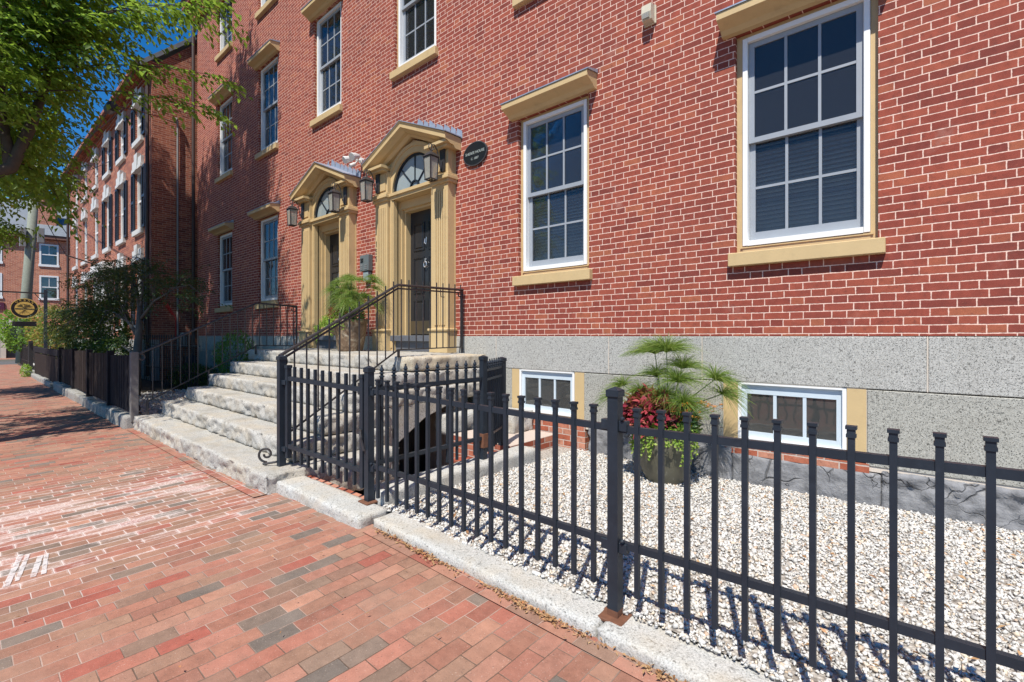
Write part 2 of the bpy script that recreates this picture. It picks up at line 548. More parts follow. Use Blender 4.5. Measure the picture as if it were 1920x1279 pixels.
def paving_mat(name, along):
    """sidewalk pavers, long side along y (or x for the border course)"""
    M = Mat(name)
    x, y, z = M.xyz()
    wob = (M.noise(3.2, 2) - 0.5) * 0.02
    a, b = (x, y) if along == 'y' else (y, x)
    W, L = 0.0985, 0.205
    a = a + wob
    row = (a / W).floor()
    fa = a - row * W
    jit = M.white(M.vec(row, 9.1, 0.3)) * 0.07
    bb = b + row.mod(2.0) * (L * 0.5) + jit + wob * 0.6
    cell = (bb / L).floor()
    fb = bb - cell * L
    d = fa.min(fa * -1.0 + W).min(fb.min(fb * -1.0 + L)) + (M.noise(60, 2) - 0.5) * 0.0035
    mask = d.ramp(0.0012, 0.0036)
    rnd = M.white(M.vec(cell, row, 0.5))
    c = M.colors(rnd, [(0.0, (0.42, 0.215, 0.145)), (0.2, (0.37, 0.165, 0.112)), (0.38, (0.335, 0.20, 0.135)), (0.55, (0.41, 0.19, 0.135)),
                       (0.68, (0.37, 0.145, 0.10)), (0.75, (0.355, 0.105, 0.075)), (0.82, (0.33, 0.165, 0.115)), (0.90, (0.27, 0.18, 0.13)), (0.97, (0.19, 0.155, 0.128))])
    rn2 = M.white(M.vec(row, cell, 7.5))
    fine = M.noise(210, 4, 0.8); blot = M.noise(15, 5, 0.65); pit = M.noise(90, 2)
    c = M.shade(c, fine * 0.55 + blot * 0.7 + rn2 * 0.22 + 0.13)
    c = M.mix(pit.ramp(0.64, 0.72) * 0.5, c, (0.10, 0.07, 0.055))
    c = M.mix(M.noise(130, 2).ramp(0.66, 0.72) * 0.35, c, (0.62, 0.5, 0.42))
    c = M.mix(M.noise(2.3, 5, 0.6).ramp(0.45, 0.75) * 0.4, c, (0.27, 0.185, 0.135))
    # lime bloom: streaked along the pavers, strongest on the trodden middle of the walk
    sx = M.vec(x * 5.5, y * 1.6, z)
    st = M.noise(1.0, 6, 0.68, vec=sx)
    zone = M.noise(0.55, 3, vec=M.vec(x + 3.0, y * 0.8, z))
    mx = x.ramp(-8.0, -5.6) * x.ramp(-2.9, -4.1) * y.ramp(-2.6, -3.6)
    edge = d.ramp(0.016, 0.002) * 0.11
    bloom = (st + zone * 0.3 + mx * 0.31 + edge * mx.max(0.25)).ramp(0.94, 1.12)
    speck = M.noise(70, 2).ramp(0.42, 0.62) * 0.55 + 0.45
    c = M.mix(bloom * speck * 0.68, c, (0.74, 0.64, 0.60))
    sand = M.mix(M.noise(1.7, 4).ramp(0.4, 0.65), (0.13, 0.085, 0.06), (0.42, 0.30, 0.24))
    pale = M.mix(mx.max(0.0), sand, (0.62, 0.52, 0.47))
    c = M.mix(mask, pale, c)
    M.set(c, 0.85, bump=mask * 0.8 + fine * 0.25 + blot * 0.5, bdist=0.004, bstr=0.6, spec=0.25)
    return M.m


m_pave = paving_mat("brick_paving", 'y')
m_border = paving_mat("border_paving", 'x')
m_earth = plain("bare_earth", (0.10, 0.085, 0.06), 0.95, vary=0.4, scale=5, bump=0.6)
m_road = plain("asphalt", (0.10, 0.10, 0.10), 0.9, vary=0.2, scale=9, bump=0.4)
m_bed = plain("garden_soil", (0.05, 0.04, 0.028), 0.95, vary=0.5, scale=9, bump=0.8)

sheet("ground", np.linspace(-1500, 1500, 9), np.linspace(-1500, 1500, 9), lambda x, y: -0.95, m_earth)
sheet("road", [-42.5, -34.8], np.linspace(-60, 60, 5), lambda x, y: -0.315, m_road)
sheet("street", [-34.8, 30], [-22, -9.0], lambda x, y: -0.33, m_road)
XS = sorted(set(list(np.arange(-34.8, -6, 0.8)) + list(np.arange(-6, 3.1, 0.2))))
YS = [-9.0, -8.0, -7, -6, -5.5, -5.0, -4.5, -4, -3.6, -3.3, -3.0]
walk = sheet("sidewalk", XS, YS, lambda x, y: zs(x) - 0.012 * max(0, -3.0 - y) + 0.006 * noise.noise(Vector((x * 0.9, y * 0.9, 0))), m_pave)
sheet("cross_sidewalk", [-45.2, -42.5], [-12, 12], lambda x, y: -0.2, m_pave)
fl = lambda x, y: zs(x) + 0.0065 + 0.002 * noise.noise(Vector((x, y, 3)))
sheet("sidewalk_border", [q for q in XS if -3.1 < q], [-3.135, -3.02], fl, m_border)
sheet("sidewalk_border", [q for q in XS if -9.3 < q < -4.3], [-3.325, -3.2], fl, m_border)
sheet("garden_ground", np.arange(-34.8, -9.2, 0.8), [-3.05, -2, -1, 0.0, 8], lambda x, y: -0.14 + 0.05 * noise.noise(Vector((x, y, 0))), m_bed)


# chalk strokes left by a utility survey
def stroke(a, b, wd):
    a, b = Vector(a), Vector(b); n = (b - a).normalized(); s = Vector((-n.y, n.x)) * wd
    k = 9
    vs, fs = [], []
    for i in range(k + 1):
        p = a.lerp(b, i / k); j = 1 + 0.3 * noise.noise(Vector((p.x * 20, p.y * 20, 0)))
        for q in (p + s * j, p - s * j):
            vs.append((q.x, q.y, zs(q.x) - 0.012 * max(0, -3.0 - q.y) + 0.006 * noise.noise(Vector((q.x * 0.9, q.y * 0.9, 0))) + 0.005))
    for i in range(k): fs.append((2 * i, 2 * i + 1, 2 * i + 3, 2 * i + 2))
    return MB().add(vs, fs)


_M = Mat("white_chalk_paint")
_M.set((0.72, 0.68, 0.66), 0.9)
_t = _M.new("ShaderNodeBsdfTransparent"); _x = _M.new("ShaderNodeMixShader")
_M.n.links.new((_M.noise(16, 4, 0.7).ramp(0.3, 0.55) * 0.7).s, _x.inputs[0]); _M.n.links.new(_t.outputs[0], _x.inputs[1]); _M.n.links.new(_M.b.outputs[0], _x.inputs[2])
_M.n.links.new(_x.outputs[0], _M.n.nodes["Material Output"].inputs[0]); m_chalk = _M.m
for i, (a, b) in enumerate((((-3.94, -4.82), (-4.45, -4.73)), ((-3.98, -4.775), (-4.42, -4.70)), ((-3.97, -4.71), (-4.32, -4.65)), ((-3.97, -4.665), (-4.34, -4.62)))):
    o = stroke(a, b, 0.011 if i % 2 else 0.014).build("paint_mark", m_chalk)
    tag(o, ["white painted stroke nearest the left picture edge on the brick sidewalk", "white painted stroke close beside the leftmost one on the sidewalk",
            "white painted stroke third from the left on the sidewalk", "white painted stroke farthest from the picture edge on the sidewalk"][i],
        "paint mark", "white survey strokes on the sidewalk")
# ---------------------------------------------------------------- the brick house
house = thing("brick_house", (-7, 2.5, -0.2), "red brick house with tan window trim, twin tan doorways and a pale granite base", "house")
COLX = [-0.83, -3.62, -6.45, -9.35, -12.25, -15.15]
DOORX = [-6.40, -9.20]
X0, X1, ZT = -17.56, 4.2, 11.3
holes = []
for c in (COLX[0], COLX[1], COLX[4], COLX[5]): holes.append((c - .56, c + .56, 2.05, 4.2))
for c in COLX: holes.append((c - .56, c + .56, 5.85, 8.03))
for c in COLX: holes.append((c - .56, c + .56, 9.43, 10.95))
for c in DOORX: holes.append((c - .62, c + .62, 1.24, 4.33))


def wall_with_holes(mb, x0, x1, z0, z1, holes, y=0.0, depth=0.12, flip=False):
    xs = sorted({x0, x1} | {h[0] for h in holes} | {h[1] for h in holes})
    zs_ = sorted({z0, z1} | {h[2] for h in holes} | {h[3] for h in holes})
    for i in range(len(xs) - 1):
        for j in range(len(zs_) - 1):
            cx, cz = (xs[i] + xs[i + 1]) / 2, (zs_[j] + zs_[j + 1]) / 2
            if any(h[0] < cx < h[1] and h[2] < cz < h[3] for h in holes): continue
            mb.add([(xs[i], y, zs_[j]), (xs[i + 1], y, zs_[j]), (xs[i + 1], y, zs_[j + 1]), (xs[i], y, zs_[j + 1])], [(0, 1, 2, 3)])
    for a, b, c, d in holes:
        if (a, b, c, d)[3] > z1 + 1: continue
        mb.add([(a, y, c), (a, y + depth, c), (a, y + depth, d), (a, y, d), (b, y, c), (b, y + depth, c), (b, y + depth, d), (b, y, d)],
               [(0, 1, 2, 3), (4, 7, 6, 5), (3, 2, 6, 7), (0, 4, 5, 1)])


wall = MB()
wall_with_holes(wall, X0, X1, 1.24, ZT, holes, depth=0.16)
wall.add([(X0, 0, 1.24), (X0, 10, 1.24), (X0, 10, ZT), (X0, 0, ZT), (X1, 0, 1.24), (X1, 10, 1.24), (X1, 10, ZT), (X1, 0, ZT)],
         [(0, 3, 2, 1), (4, 5, 6, 7), (1, 2, 6, 5)])
wall = wall.build("wall", m_brick, house)
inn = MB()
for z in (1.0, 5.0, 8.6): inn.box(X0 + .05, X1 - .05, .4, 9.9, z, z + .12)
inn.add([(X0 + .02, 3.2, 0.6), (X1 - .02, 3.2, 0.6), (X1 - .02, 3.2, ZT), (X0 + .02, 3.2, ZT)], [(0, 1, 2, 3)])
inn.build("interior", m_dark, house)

ev = MB()
for k, (dy, a, b) in enumerate(((.06, 11.3, 11.38), (.12, 11.38, 11.46), (.2, 11.46, 11.6), (.34, 11.6, 11.78))):
    ev.box(X0 - dy, X1 + dy, -dy, 10, a, b)
n = int((X1 - X0) / 0.26)
for i in range(n): ev.box(X0 + .26 * i, X0 + .26 * i + .12, -.17, 0, 11.18, 11.3 - .002)
eave = ev.build("brick_eave", m_brick2, house)
rf = MB().add([(X0 - .4, -.42, 11.79), (X1 + .4, -.42, 11.79), (X1 + .4, 5, 13.6), (X0 - .4, 5, 13.6), (X0 - .4, 10.4, 11.79), (X1 + .4, 10.4, 11.79)],
              [(0, 1, 2, 3), (3, 2, 5, 4), (0, 3, 4), (1, 5, 2), (0, 4, 5, 1)])
rf.build("roof", m_slate, house)

# granite base: a band course and, below it, slabs between the cellar windows
holes_low = []
j = MB().box(X0, X1, 0.012, .3, -.7, 1.238)
CW = [(-4.29, -3.13), (-1.50, -0.35)]
fd = MB()


def slab(mb, x0, x1, z0, z1, y=0.0):
    mb.box(x0 + .004, x1 - .004, y - .006, .25, z0 + .004, z1 - .004, 0.006)


for a, b in zip((-17.56, -14.9, -12.6, -10.2, -8.0, -6.3, -4.59, -2.79, -1.71, 0.04, 2.3), (-14.9, -12.6, -10.2, -8.0, -6.3, -4.59, -2.79, -1.71, 0.04, 2.3, 4.2)):
    fd = MB(); slab(fd, a, b, .79, 1.238); fd.build("granite_band", m_granite, house)
for a, b in ((-17.56, -13.2), (-13.2, -8.9), (-8.9, -5.3), (-5.3, -4.29), (-3.13, -1.50), (-.35, 4.2)):
    low = MB(); slab(low, a, b, .14, .79); low.build("granite_slab", m_granite_low, house)
jo = MB()
for a, b in ((X0, -4.29), (-3.13, -1.5), (-.35, X1)): jo.box(a, b, .003, .2, .1, 1.236)
jo.box(X0, X1, .003, .2, .785, 1.236)
for xj in (-14.9, -12.6, -10.2, -8.0, -6.3, -4.59, -2.79, -1.71, 0.04, 2.3): jo.box(xj - .004, xj + .004, -.0045, .1, .794, 1.236)
jo.build("base_mortar", m_joint, house)
pg = MB()
pg.stone(-17.5, -4.4, -.035, .2, -.9, .145, res=.09, amp=.02, freq=5)
pg.stone(-3.05, -1.42, -.03, .2, -.9, .15, res=.028, amp=.03, freq=11)
pg.stone(-1.42, -.25, -.02, .2, -.9, .09, res=.03, amp=.014, freq=7)
pg.stone(-.25, 2.4, -.02, .2, -.9, .125, res=.024, amp=.038, freq=10)
pg.build("rough_footing", m_slaty, house, True)
for (a, b), (z0, z1) in zip(CW, ((-.30, .185), (.085, .16))):
    MB().box(a - .02, b + .02, -.012, .2, z0, z1).build("brick_patch", m_brick_old, house)

# cellar windows
for (a, b) in CW:
    zb = .23
    cw = MB()
    cw.box(a, a + .135, -.002, .1, .17, .788); cw.box(b - .135, b, -.002, .1, .17, .788)
    cw.box(a + .135, b - .135, -.002, .1, .165, zb)
    p = cw.build("cellar_window", m_tan, house)
    fa, fb = a + .137, b - .137
    fr = MB()
    fr.box(fa, fa + .03, -.008, .09, zb, .785); fr.box(fb - .03, fb, -.008, .09, zb, .785)
    fr.box(fa, fb, -.0085, .0895, zb, zb + .028); fr.box(fa, fb, -.0085, .0895, .77, .785)
    fr.build("window_frame", m_white, p)
    s = MB(); s0, s1 = fa + .03, fb - .03
    s.box(s0, s0 + .045, .02, .06, zb + .028, .77); s.box(s1 - .045, s1, .02, .06, zb + .028, .77)
    s.box(s0 + .045, s1 - .045, .021, .059, .68, .77); s.box(s0 + .045, s1 - .045, .021, .059, zb + .028, zb + .085)
    wd = (s1 - s0 - .09) / 3
    for k in (1, 2): s.box(s0 + .045 + wd * k - .014, s0 + .045 + wd * k + .014, .024, .056, zb + .085, .68)
    s.build("sash", plain_ := m_sash_b if 'm_sash_b' in globals() else (m_sash_b := plain("pale_blue_sash", (0.55, 0.63, 0.68), 0.5, vary=0.08)), p)
    MB().box(s0 + .02, s1 - .02, .036, .044, zb + .05, .74).build("pane", m_glass_low, p)
    MB().box(fa, fb, .1, .5, zb - .05, zb - .02).box(fa - .1, fb + .1, .9, .95, zb - .2, .8).build("cellar_interior", m_dark, p)


# sash windows with tan casing, lead-topped cornice and sill
def make_window(c, z0, z1, corn=True, blind=0.0):
    h = MB()
    h.box(c - .56, c - .505, .06, .2, z0, z1); h.box(c + .505, c + .56, .06, .2, z0, z1)
    h.box(c - .505, c + .505, .06, .2, z1 - .04, z1); h.box(c - .505, c + .505, .055, .2, z0, z0 + .07)
    h.box(c - .525, c + .525, .045, .06, z0 + .052, z0 + .066)
    win = h.build("window", m_tan, house)
    MB().box(c - .61, c + .61, -.075, .2, z0 - .13, z0 - .002, .006).build("sill", m_tan, win)
    if corn:
        MB().prism([(.0, z1 - .002), (-.06, z1), (-.10, z1 + .035), (-.16, z1 + .06), (-.20, z1 + .075), (-.225, z1 + .085), (-.225, z1 + .15), (.0, z1 + .19)],
                   'x', c - .67, c + .67).build("cornice", m_tan, win)
        fl = MB().prism([(.0, z1 + .235), (.0, z1 + .192), (-.235, z1 + .152), (-.235, z1 + .165)], 'x', c - .685, c + .685)
        k = c - .68
        while k < c + .62:
            L = random.uniform(.12, .3)
            zt = z1 + .225 + random.uniform(0, .05)
            fl.prism([(-.004, zt), (-.004, z1 + .2), (-.016, z1 + .2), (-.016, zt)], 'x', k, min(k + L - .004, c + .68)); k += L
        fl.build("lead_flashing", m_lead, win)
    fr = MB()
    zf0, zf1 = z0 + .072, z1 - .042
    for sx in (-1, 1): fr.box(c + sx * .458, c + sx * .504, .038, .15, zf0, zf1, .004)
    fr.box(c - .457, c + .457, .0385, .15, zf0, zf0 + .05); fr.box(c - .457, c + .457, .0385, .15, zf1 - .045, zf1)
    fr.build("window_frame", m_white, win)
    zm = (zf0 + zf1) / 2 + .02
    for (a, b, y) in ((zm - .03, zf1 - .047, .075), (zf0 + .052, zm + .02, .115)):
        s = MB()
        l, r = c - .455, c + .455
        s.box(l, l + .05, y, y + .035, a, b); s.box(r - .05, r, y, y + .035, a, b)
        s.box(l + .05, r - .05, y + .001, y + .034, a, a + (.05 if y < .1 else .085)); s.box(l + .05, r - .05, y + .001, y + .034, b - .05, b)
        pa, pb = a + (.05 if y < .1 else .085), b - .05
        wd = (r - l - .1) / 3
        for k in (1, 2): s.box(l + .05 + wd * k - .012, l + .05 + wd * k + .012, y + .004, y + .03, pa, pb)
        s.box(l + .05, r - .05, y + .006, y + .028, (pa + pb) / 2 - .012, (pa + pb) / 2 + .012)
        s.build("sash", m_sash, win)
        MB().box(l + .03, r - .03, y + .013, y + .019, pa - .02, pb + .02).build("pane", m_glass, win)
    if blind:
        bl = MB(); z = zf0 + .08; k = 0
        while z < zf0 + .08 + blind:
            t = R(74 - 34 * min(1, max(0, (z - zf0 - .1) / blind)))
            q = .023
            bl.add([(c - .43, .21 - q * math.cos(t), z - q * math.sin(t)), (c + .43, .21 - q * math.cos(t), z - q * math.sin(t)),
                    (c + .43, .21 + q * math.cos(t), z + q * math.sin(t)), (c - .43, .21 + q * math.cos(t), z + q * math.sin(t))], [(0, 1, 2, 3)])
            z += .042
        bl.build("blind", m_blind, win)
    else:
        MB().box(c - .45, c - .24, .24, .27, zf0, zf1).box(c + .26, c + .45, .24, .27, zf0, zf1).build("curtain", m_blind, win)
    return win


w1 = make_window(COLX[0], 2.05, 4.2, blind=1.0)
clone(w1, house, (COLX[1] - COLX[0], 0, 0))
w2 = make_window(COLX[4], 2.05, 4.2)
clone(w2, house, (COLX[5] - COLX[4], 0, 0))
w3 = make_window(COLX[0], 5.85, 8.03)
for c in COLX[1:]: clone(w3, house, (c - COLX[0], 0, 0))
w4 = make_window(COLX[0], 9.43, 10.95)
for c in COLX[1:]: clone(w4, house, (c - COLX[0], 0, 0))


# doorways
def fanlight(c, y, zc, r, p):
    f = MB().arc_band(c, zc, r - .04, r, y - .03, y + .02)
    f.box(c - r, c + r, y - .029, y + .02, zc - .045, zc)
    f.arc_band(c, zc, .10, .125, y - .025, y + .015, n=14)
    for a in (45, 90, 135):
        u = Vector((math.cos(R(a)), 0, math.sin(R(a))))
        f.tube([(c + u.x * .12, y - .008, zc + u.z * .12), (c + u.x * (r - .02), y - .008, zc + u.z * (r - .02))], .013, 4)
    f.build("fanlight", m_black, p)
    g = [(c, y, zc)] + [(c + (r - .02) * math.cos(math.pi * i / 24), y, zc + (r - .02) * math.sin(math.pi * i / 24)) for i in range(25)]
    MB().add(g, [(0, i + 1, i + 2) for i in range(24)]).build("fanlight_pane", m_fan, p)


def make_door(c):
    """tan pilastered doorcase with fanlight and pediment; returns its part object"""
    zb, zi, zc = .985, 3.58, 3.72                                    # landing, underside of impost, springing of the arch
    k = MB()
    # back boards beside the opening, door head panel and splayed reveals
    for sx in (-1, 1):
        k.box(c + sx * .50, c + sx * .64, -.02, .32, zb, zi); k.box(c + sx * .64, c + sx * .97, -.015, .02, zb, 4.12)
        k.box(c + sx * .44, c + sx * .50, .12, .34, 1.25, zi)
        k.box(c + sx * .475, c + sx * .499, .06, .12, 1.25, zi)
    k.box(c - .5, c + .5, .1, .33, 3.40, zi)
    k.box(c - .5, c + .5, .05, .1, 3.44, zi)
    # spandrel board with a half-round opening
    n_ = 28
    pts = [(c + .60 * math.cos(math.pi * i / n_), zc + .60 * math.sin(math.pi * i / n_)) for i in range(n_ + 1)]
    top = [(c + .66 * math.cos(math.pi * i / n_), 4.40) for i in range(n_ + 1)]
    top = [(min(c + .97, max(c - .97, c + (1.0 - 2.0 * i / n_) * .97)), 4.14 + .36 * (1 - abs(1.0 - 2.0 * i / n_))) for i in range(n_ + 1)]
    vs, fs = [], []
    for i in range(n_ + 1): vs += [(pts[i][0], -.06, pts[i][1]), (top[i][0], -.06, top[i][1]), (pts[i][0], .2, pts[i][1])]
    for i in range(n_): fs += [(3 * i, 3 * i + 1, 3 * i + 4, 3 * i + 3), (3 * i, 3 * i + 3, 3 * i + 5, 3 * i + 2)]
    vs += [(c + .97, -.06, zc), (c - .97, -.06, zc)]; fs += [(0, len(vs) - 2, 1), (3 * n_, 3 * n_ + 1, len(vs) - 1)]
    k.add(vs, fs)
    case = k.build("doorcase", m_tan, house)
    MB().arc_band(c, zc, .56, .70, -.085, .1).arc_band(c, zc, .66, .72, -.10, -.085).build("arch_trim", m_tan, case, False)
    for sx in (-1, 1):
        p = MB()
        a, b = sorted((c + sx * .60, c + sx * .96))
        p.box(a - .03, b + .03, -.20, 0, zb, zb + .33, .004); p.box(a - .05, b + .05, -.225, 0, zb + .33, zb + .37, .01)
        p.box(a, b, -.155, 0, zb + .37, zi)
        nf = 5; fw_ = (b - a - .10) / nf
        for i in range(nf):                                          # raised fillets between the flutes
            p.box(a + .05 + i * fw_ + .010, a + .05 + (i + 1) * fw_ - .010, -.172, -.155, zb + .42, zi - .10, .004)
        ia, ib = sorted((c + sx * .50, c + sx * .60))
        p.box(ia, ib, -.10, 0, zb, zi - .002); p.box(ia + .03, ib - .03, -.115, -.10, zb + .05, zi - .004)
        p.box(a, b, -.150, 0, zc + .0, 4.10)
        p.box(a + .05, b - .05, -.165, -.15, zc + .05, 4.06)
        p.build("pilaster", m_tan, case)
    im = MB()
    def course(a, b, z0, z1, y0, y1=0.1): im.box(a, b, y0, y1, z0, z1, .004)
    for sx in (-1, 1):
        a, b = sorted((c + sx * .58, c + sx * 1.0))
        course(a, b, zi - .0, zi + .05, -.185); course(a - .015, b + .02, zi + .05, zi + .10, -.215); course(a, b, zi + .10, zc - .002, -.19)
    im.box(c - .58, c + .58, -.12, .32, zi + .002, zi + .06); im.box(c - .58, c + .58, -.15, .32, zi + .06, zi + .11)
    im.box(c - .58, c + .58, -.13, .2, zi + .11, zc - .044)
    im.build("impost_moulding", m_tan, case)
    # pediment: raking cornice over a bed, end blocks
    ap, en, hw = 4.63, 4.16, 1.09
    pd = MB()
    prof = [(-.04, -.10), (-.12, -.10), (-.16, -.055), (-.22, -.05), (-.28, -.02), (-.33, -.005), (-.33, .05), (-.35, .085), (0.0, .085), (0, -.1)]
    sl = (ap - en) / hw
    for sx in (-1, 1):
        vs = []
        for (t, zz) in ((0.0, ap), (hw, en)):
            for (py, pz) in prof: vs.append((c + sx * t, py, zz + pz))
        m_ = len(prof)
        pd.add(vs, [(i, (i + 1) % m_, m_ + (i + 1) % m_, m_ + i) for i in range(m_)] + [tuple(range(m_)), tuple(range(m_, 2 * m_))])
        a, b = sorted((c + sx * .57, c + sx * 1.07))
        pd.box(a, b, -.30, 0, 4.125, 4.17); pd.box(a + .03, b - .03, -.25, 0, 4.085, 4.125)
    ped = pd.build("pediment", m_tan, case)
    fl = MB()
    for sx in (-1, 1):
        vs = []
        for (t, zz) in ((0.0, ap + .087), (hw + .02, en + .087)):
            vs += [(c + sx * t, -.355, zz), (c + sx * t, 0, zz + .004), (c + sx * t, 0, zz + .02), (c + sx * t, -.355, zz + .012)]
        fl.add(vs, [(0, 1, 5, 4), (1, 2, 6, 5), (2, 3, 7, 6), (3, 0, 4, 7), (0, 3, 2, 1), (4, 5, 6, 7)])
        t = .03
        while t < hw - .05:                                           # stepped lead soakers let into the brick joints
            L = random.uniform(.13, .2); z = ap + .09 - sl * t
            xa, xb = sorted((c + sx * t, c + sx * (t + L)))
            za, zb_ = z - sl * 0, z - sl * L
            lo, hi = (zb_, z) if sx > 0 else (z - sl * L, z)
            fl.add([(c + sx * t, -.012, z), (c + sx * (t + L), -.012, z - sl * L), (c + sx * (t + L), -.012, z - sl * L + .115), (c + sx * (t + .03), -.012, z + random.uniform(.12, .165))], [(0, 1, 2, 3)])
            t += L
    fl.build("lead_flashing", m_lead, ped)
    fanlight(c, -.02, zc, .565, case)
    # the door leaf
    d = MB().box(c - .44, c + .44, .22, .27, 1.25, 3.40)
    for x in (-.2, .2):
        for (a, b) in ((2.72, 3.2), (1.98, 2.6), (1.36, 1.86)):
            for q in (0, 1):                                          # raised panel mouldings
                o = .015 * q
                l, r = c + x - .145 + o, c + x + .145 - o
                t, bt = b - o, a + o
                yy = .205 + .006 * q
                d.box(l, l + .014, yy, .22, bt, t); d.box(r - .014, r, yy, .22, bt, t)
                d.box(l + .014, r - .014, yy, .22, t - .014, t); d.box(l + .014, r - .014, yy, .22, bt, bt + .014)
            d.box(c + x - .10, c + x + .10, .208, .22, a + .05, b - .05, .01)
    leaf = d.build("door", m_door, house)
    MB().box(c - .42, c + .42, .203, .2199, 1.27, 1.50).build("kick_plate", m_brass, leaf)
    kn = MB().tube([(c, .205, 2.55), (c, .19, 2.56), (c, .185, 2.50)], .012, 6)
    kn.tube([(c + .035 * math.sin(t), .185, 2.46 + .05 * math.cos(t)) for t in np.linspace(0, 2 * math.pi, 13)], .009, 6)
    kn.build("knocker", m_silver, leaf)
    wv = MB().tube([(c - .02, .2, 2.90), (c - .02, .185, 2.83), (c + .02, .185, 2.80), (c + .03, .19, 2.92)], .006, 6)
    wv.build("door_viewer", m_silver, leaf)
    MB().lathe([(.012, 0), (.028, .01), (.03, .03), (.018, .045)], (0, 0, 0), 12)
    hd = MB().tube([(c + .37, .22, 2.0), (c + .37, .17, 2.0)], .02, 8).tube([(c + .37, .175, 2.0), (c + .37, .145, 2.0)], .033, 10)
    hd.build("door_knob", m_brass, leaf)
    MB().box(c - .58, c + .58, -.12, .34, 1.15, 1.248, .008).box(c - .52, c + .52, -.05, .3, zb, 1.15).build("doorstep", m_doorstone, house)
    return case


d1 = make_door(DOORX[0])
d2 = make_door(DOORX[1])

# downspout at the left corner
dsx = X0 - .03
MB().tube([(dsx, -.10, 11.25), (dsx, -.10, .5), (dsx, -.10, .15), (dsx, -.22, .02)], .05, 10).build("downspout", m_pipe, house)
MB().box(dsx - .14, dsx + .14, -.34, -.05, -.12, .62, .02).build("downspout_boot", m_shut, house)

# ---------------------------------------------------------------- things fixed to the front wall
def lantern(name, x, label):
    r = thing(name, (x, -.19, 3.8), label, "wall lantern", "wall lanterns beside the doorways")
    y = -.40
    p = MB()
    z0, z1 = 3.74, 4.12
    pts = [(x + .055 * math.cos(a), (z1 - .055) + .055 * math.sin(a)) for a in np.linspace(0, math.pi, 9)] + [(x + .055 * math.cos(a), z0 + .055 + .055 * math.sin(a)) for a in np.linspace(math.pi, 2 * math.pi, 9)]
    p.add([(a, -.185, b) for a, b in pts] + [(a, -.165, b) for a, b in pts], [tuple(range(18))[::-1]] + [(i, (i + 1) % 18, 18 + (i + 1) % 18, 18 + i) for i in range(18)])
    p.build("back_plate", m_iron, r)
    a = MB().tube([(x, -.18, 3.82), (x, -.23, 3.81), (x, -.25, 3.9), (x, -.28, 4.04), (x, -.34, 4.11), (x, -.39, 4.09), (x, y, 4.03), (x, y, 3.98)], .009, 6)
    a.tube([(x, y + .045 * math.cos(t), 4.055 + .05 * math.sin(t)) for t in np.linspace(0, 2 * math.pi, 15)], .007, 6)
    a.tube([(x, -.19, 3.80), (x, -.215, 3.78), (x, -.20, 3.90)], .014, 6)
    a.build("arm", m_iron, r)
    f = MB()
    zb, zt, h, g = 3.57, 3.90, .062, .075
    for sx in (-1, 1):
        for sy in (-1, 1):
            f.tube([(x + sx * h, y + sy * h, zb), (x + sx * g, y + sy * g, zt)], .009, 4)
    for zz, q in ((zb, h), (zt, g)):
        f.box(x - q - .009, x + q + .009, y - q - .009, y - q + .007, zz - .008, zz + .008); f.box(x - q - .009, x + q + .009, y + q - .007, y + q + .009, zz - .008, zz + .008)
        f.box(x - q - .009, x - q + .007, y - q + .007, y + q - .007, zz - .008, zz + .008); f.box(x + q - .007, x + q + .009, y - q + .007, y + q - .007, zz - .008, zz + .008)
    f.tube([(x, y - h, zb), (x, y + h, zb)], .006, 4); f.tube([(x - h, y, zb), (x + h, y, zb)], .006, 4)
    f.build("frame", m_iron, r)
    q = g + .018
    vs = [(x - q, y - q, zt + .008), (x + q, y - q, zt + .008), (x + q, y + q, zt + .008), (x - q, y + q, zt + .008),
          (x - .045, y - .045, zt + .07), (x + .045, y - .045, zt + .07), (x + .045, y + .045, zt + .07), (x - .045, y + .045, zt + .07)]
    MB().add(vs, [(0, 3, 2, 1), (4, 5, 6, 7), (0, 1, 5, 4), (1, 2, 6, 5), (2, 3, 7, 6), (3, 0, 4, 7)]).lathe([(.04, .07), (.025, .085), (.01, .1)], (x, y, zt), 10).build("lantern_roof", m_iron, r)
    gl = MB()
    for sx in (-1, 1):
        gl.add([(x + sx * (h), y - h, zb + .01), (x + sx * h, y + h, zb + .01), (x + sx * g, y + g, zt - .01), (x + sx * g, y - g, zt - .01)], [(0, 1, 2, 3)])
        gl.add([(x - h, y + sx * h, zb + .01), (x + h, y + sx * h, zb + .01), (x + g, y + sx * g, zt - .01), (x - g, y + sx * g, zt - .01)], [(0, 1, 2, 3)])
    gl.build("lantern_glass", m_seed, r)
    MB().lathe([(.012, 0), (.013, .06), (.03, .09), (.036, .125), (.028, .155), (.008, .175)], (x, y, zb + .02), 12).build("bulb", m_stonewhite, r, True)
    return r


lantern("wall_lantern", DOORX[0] + .86, "black glass lantern at the right of the nearer doorway, close to the oval plaque")
lantern("wall_lantern", DOORX[0] - .86, "black glass lantern at the left of the nearer doorway, just below the floodlights")
lantern("wall_lantern", DOORX[1] + .86, "black glass lantern at the right of the farther doorway")
lantern("wall_lantern", DOORX[1] - .86, "black glass lantern at the left of the farther doorway, farthest from the plaque")

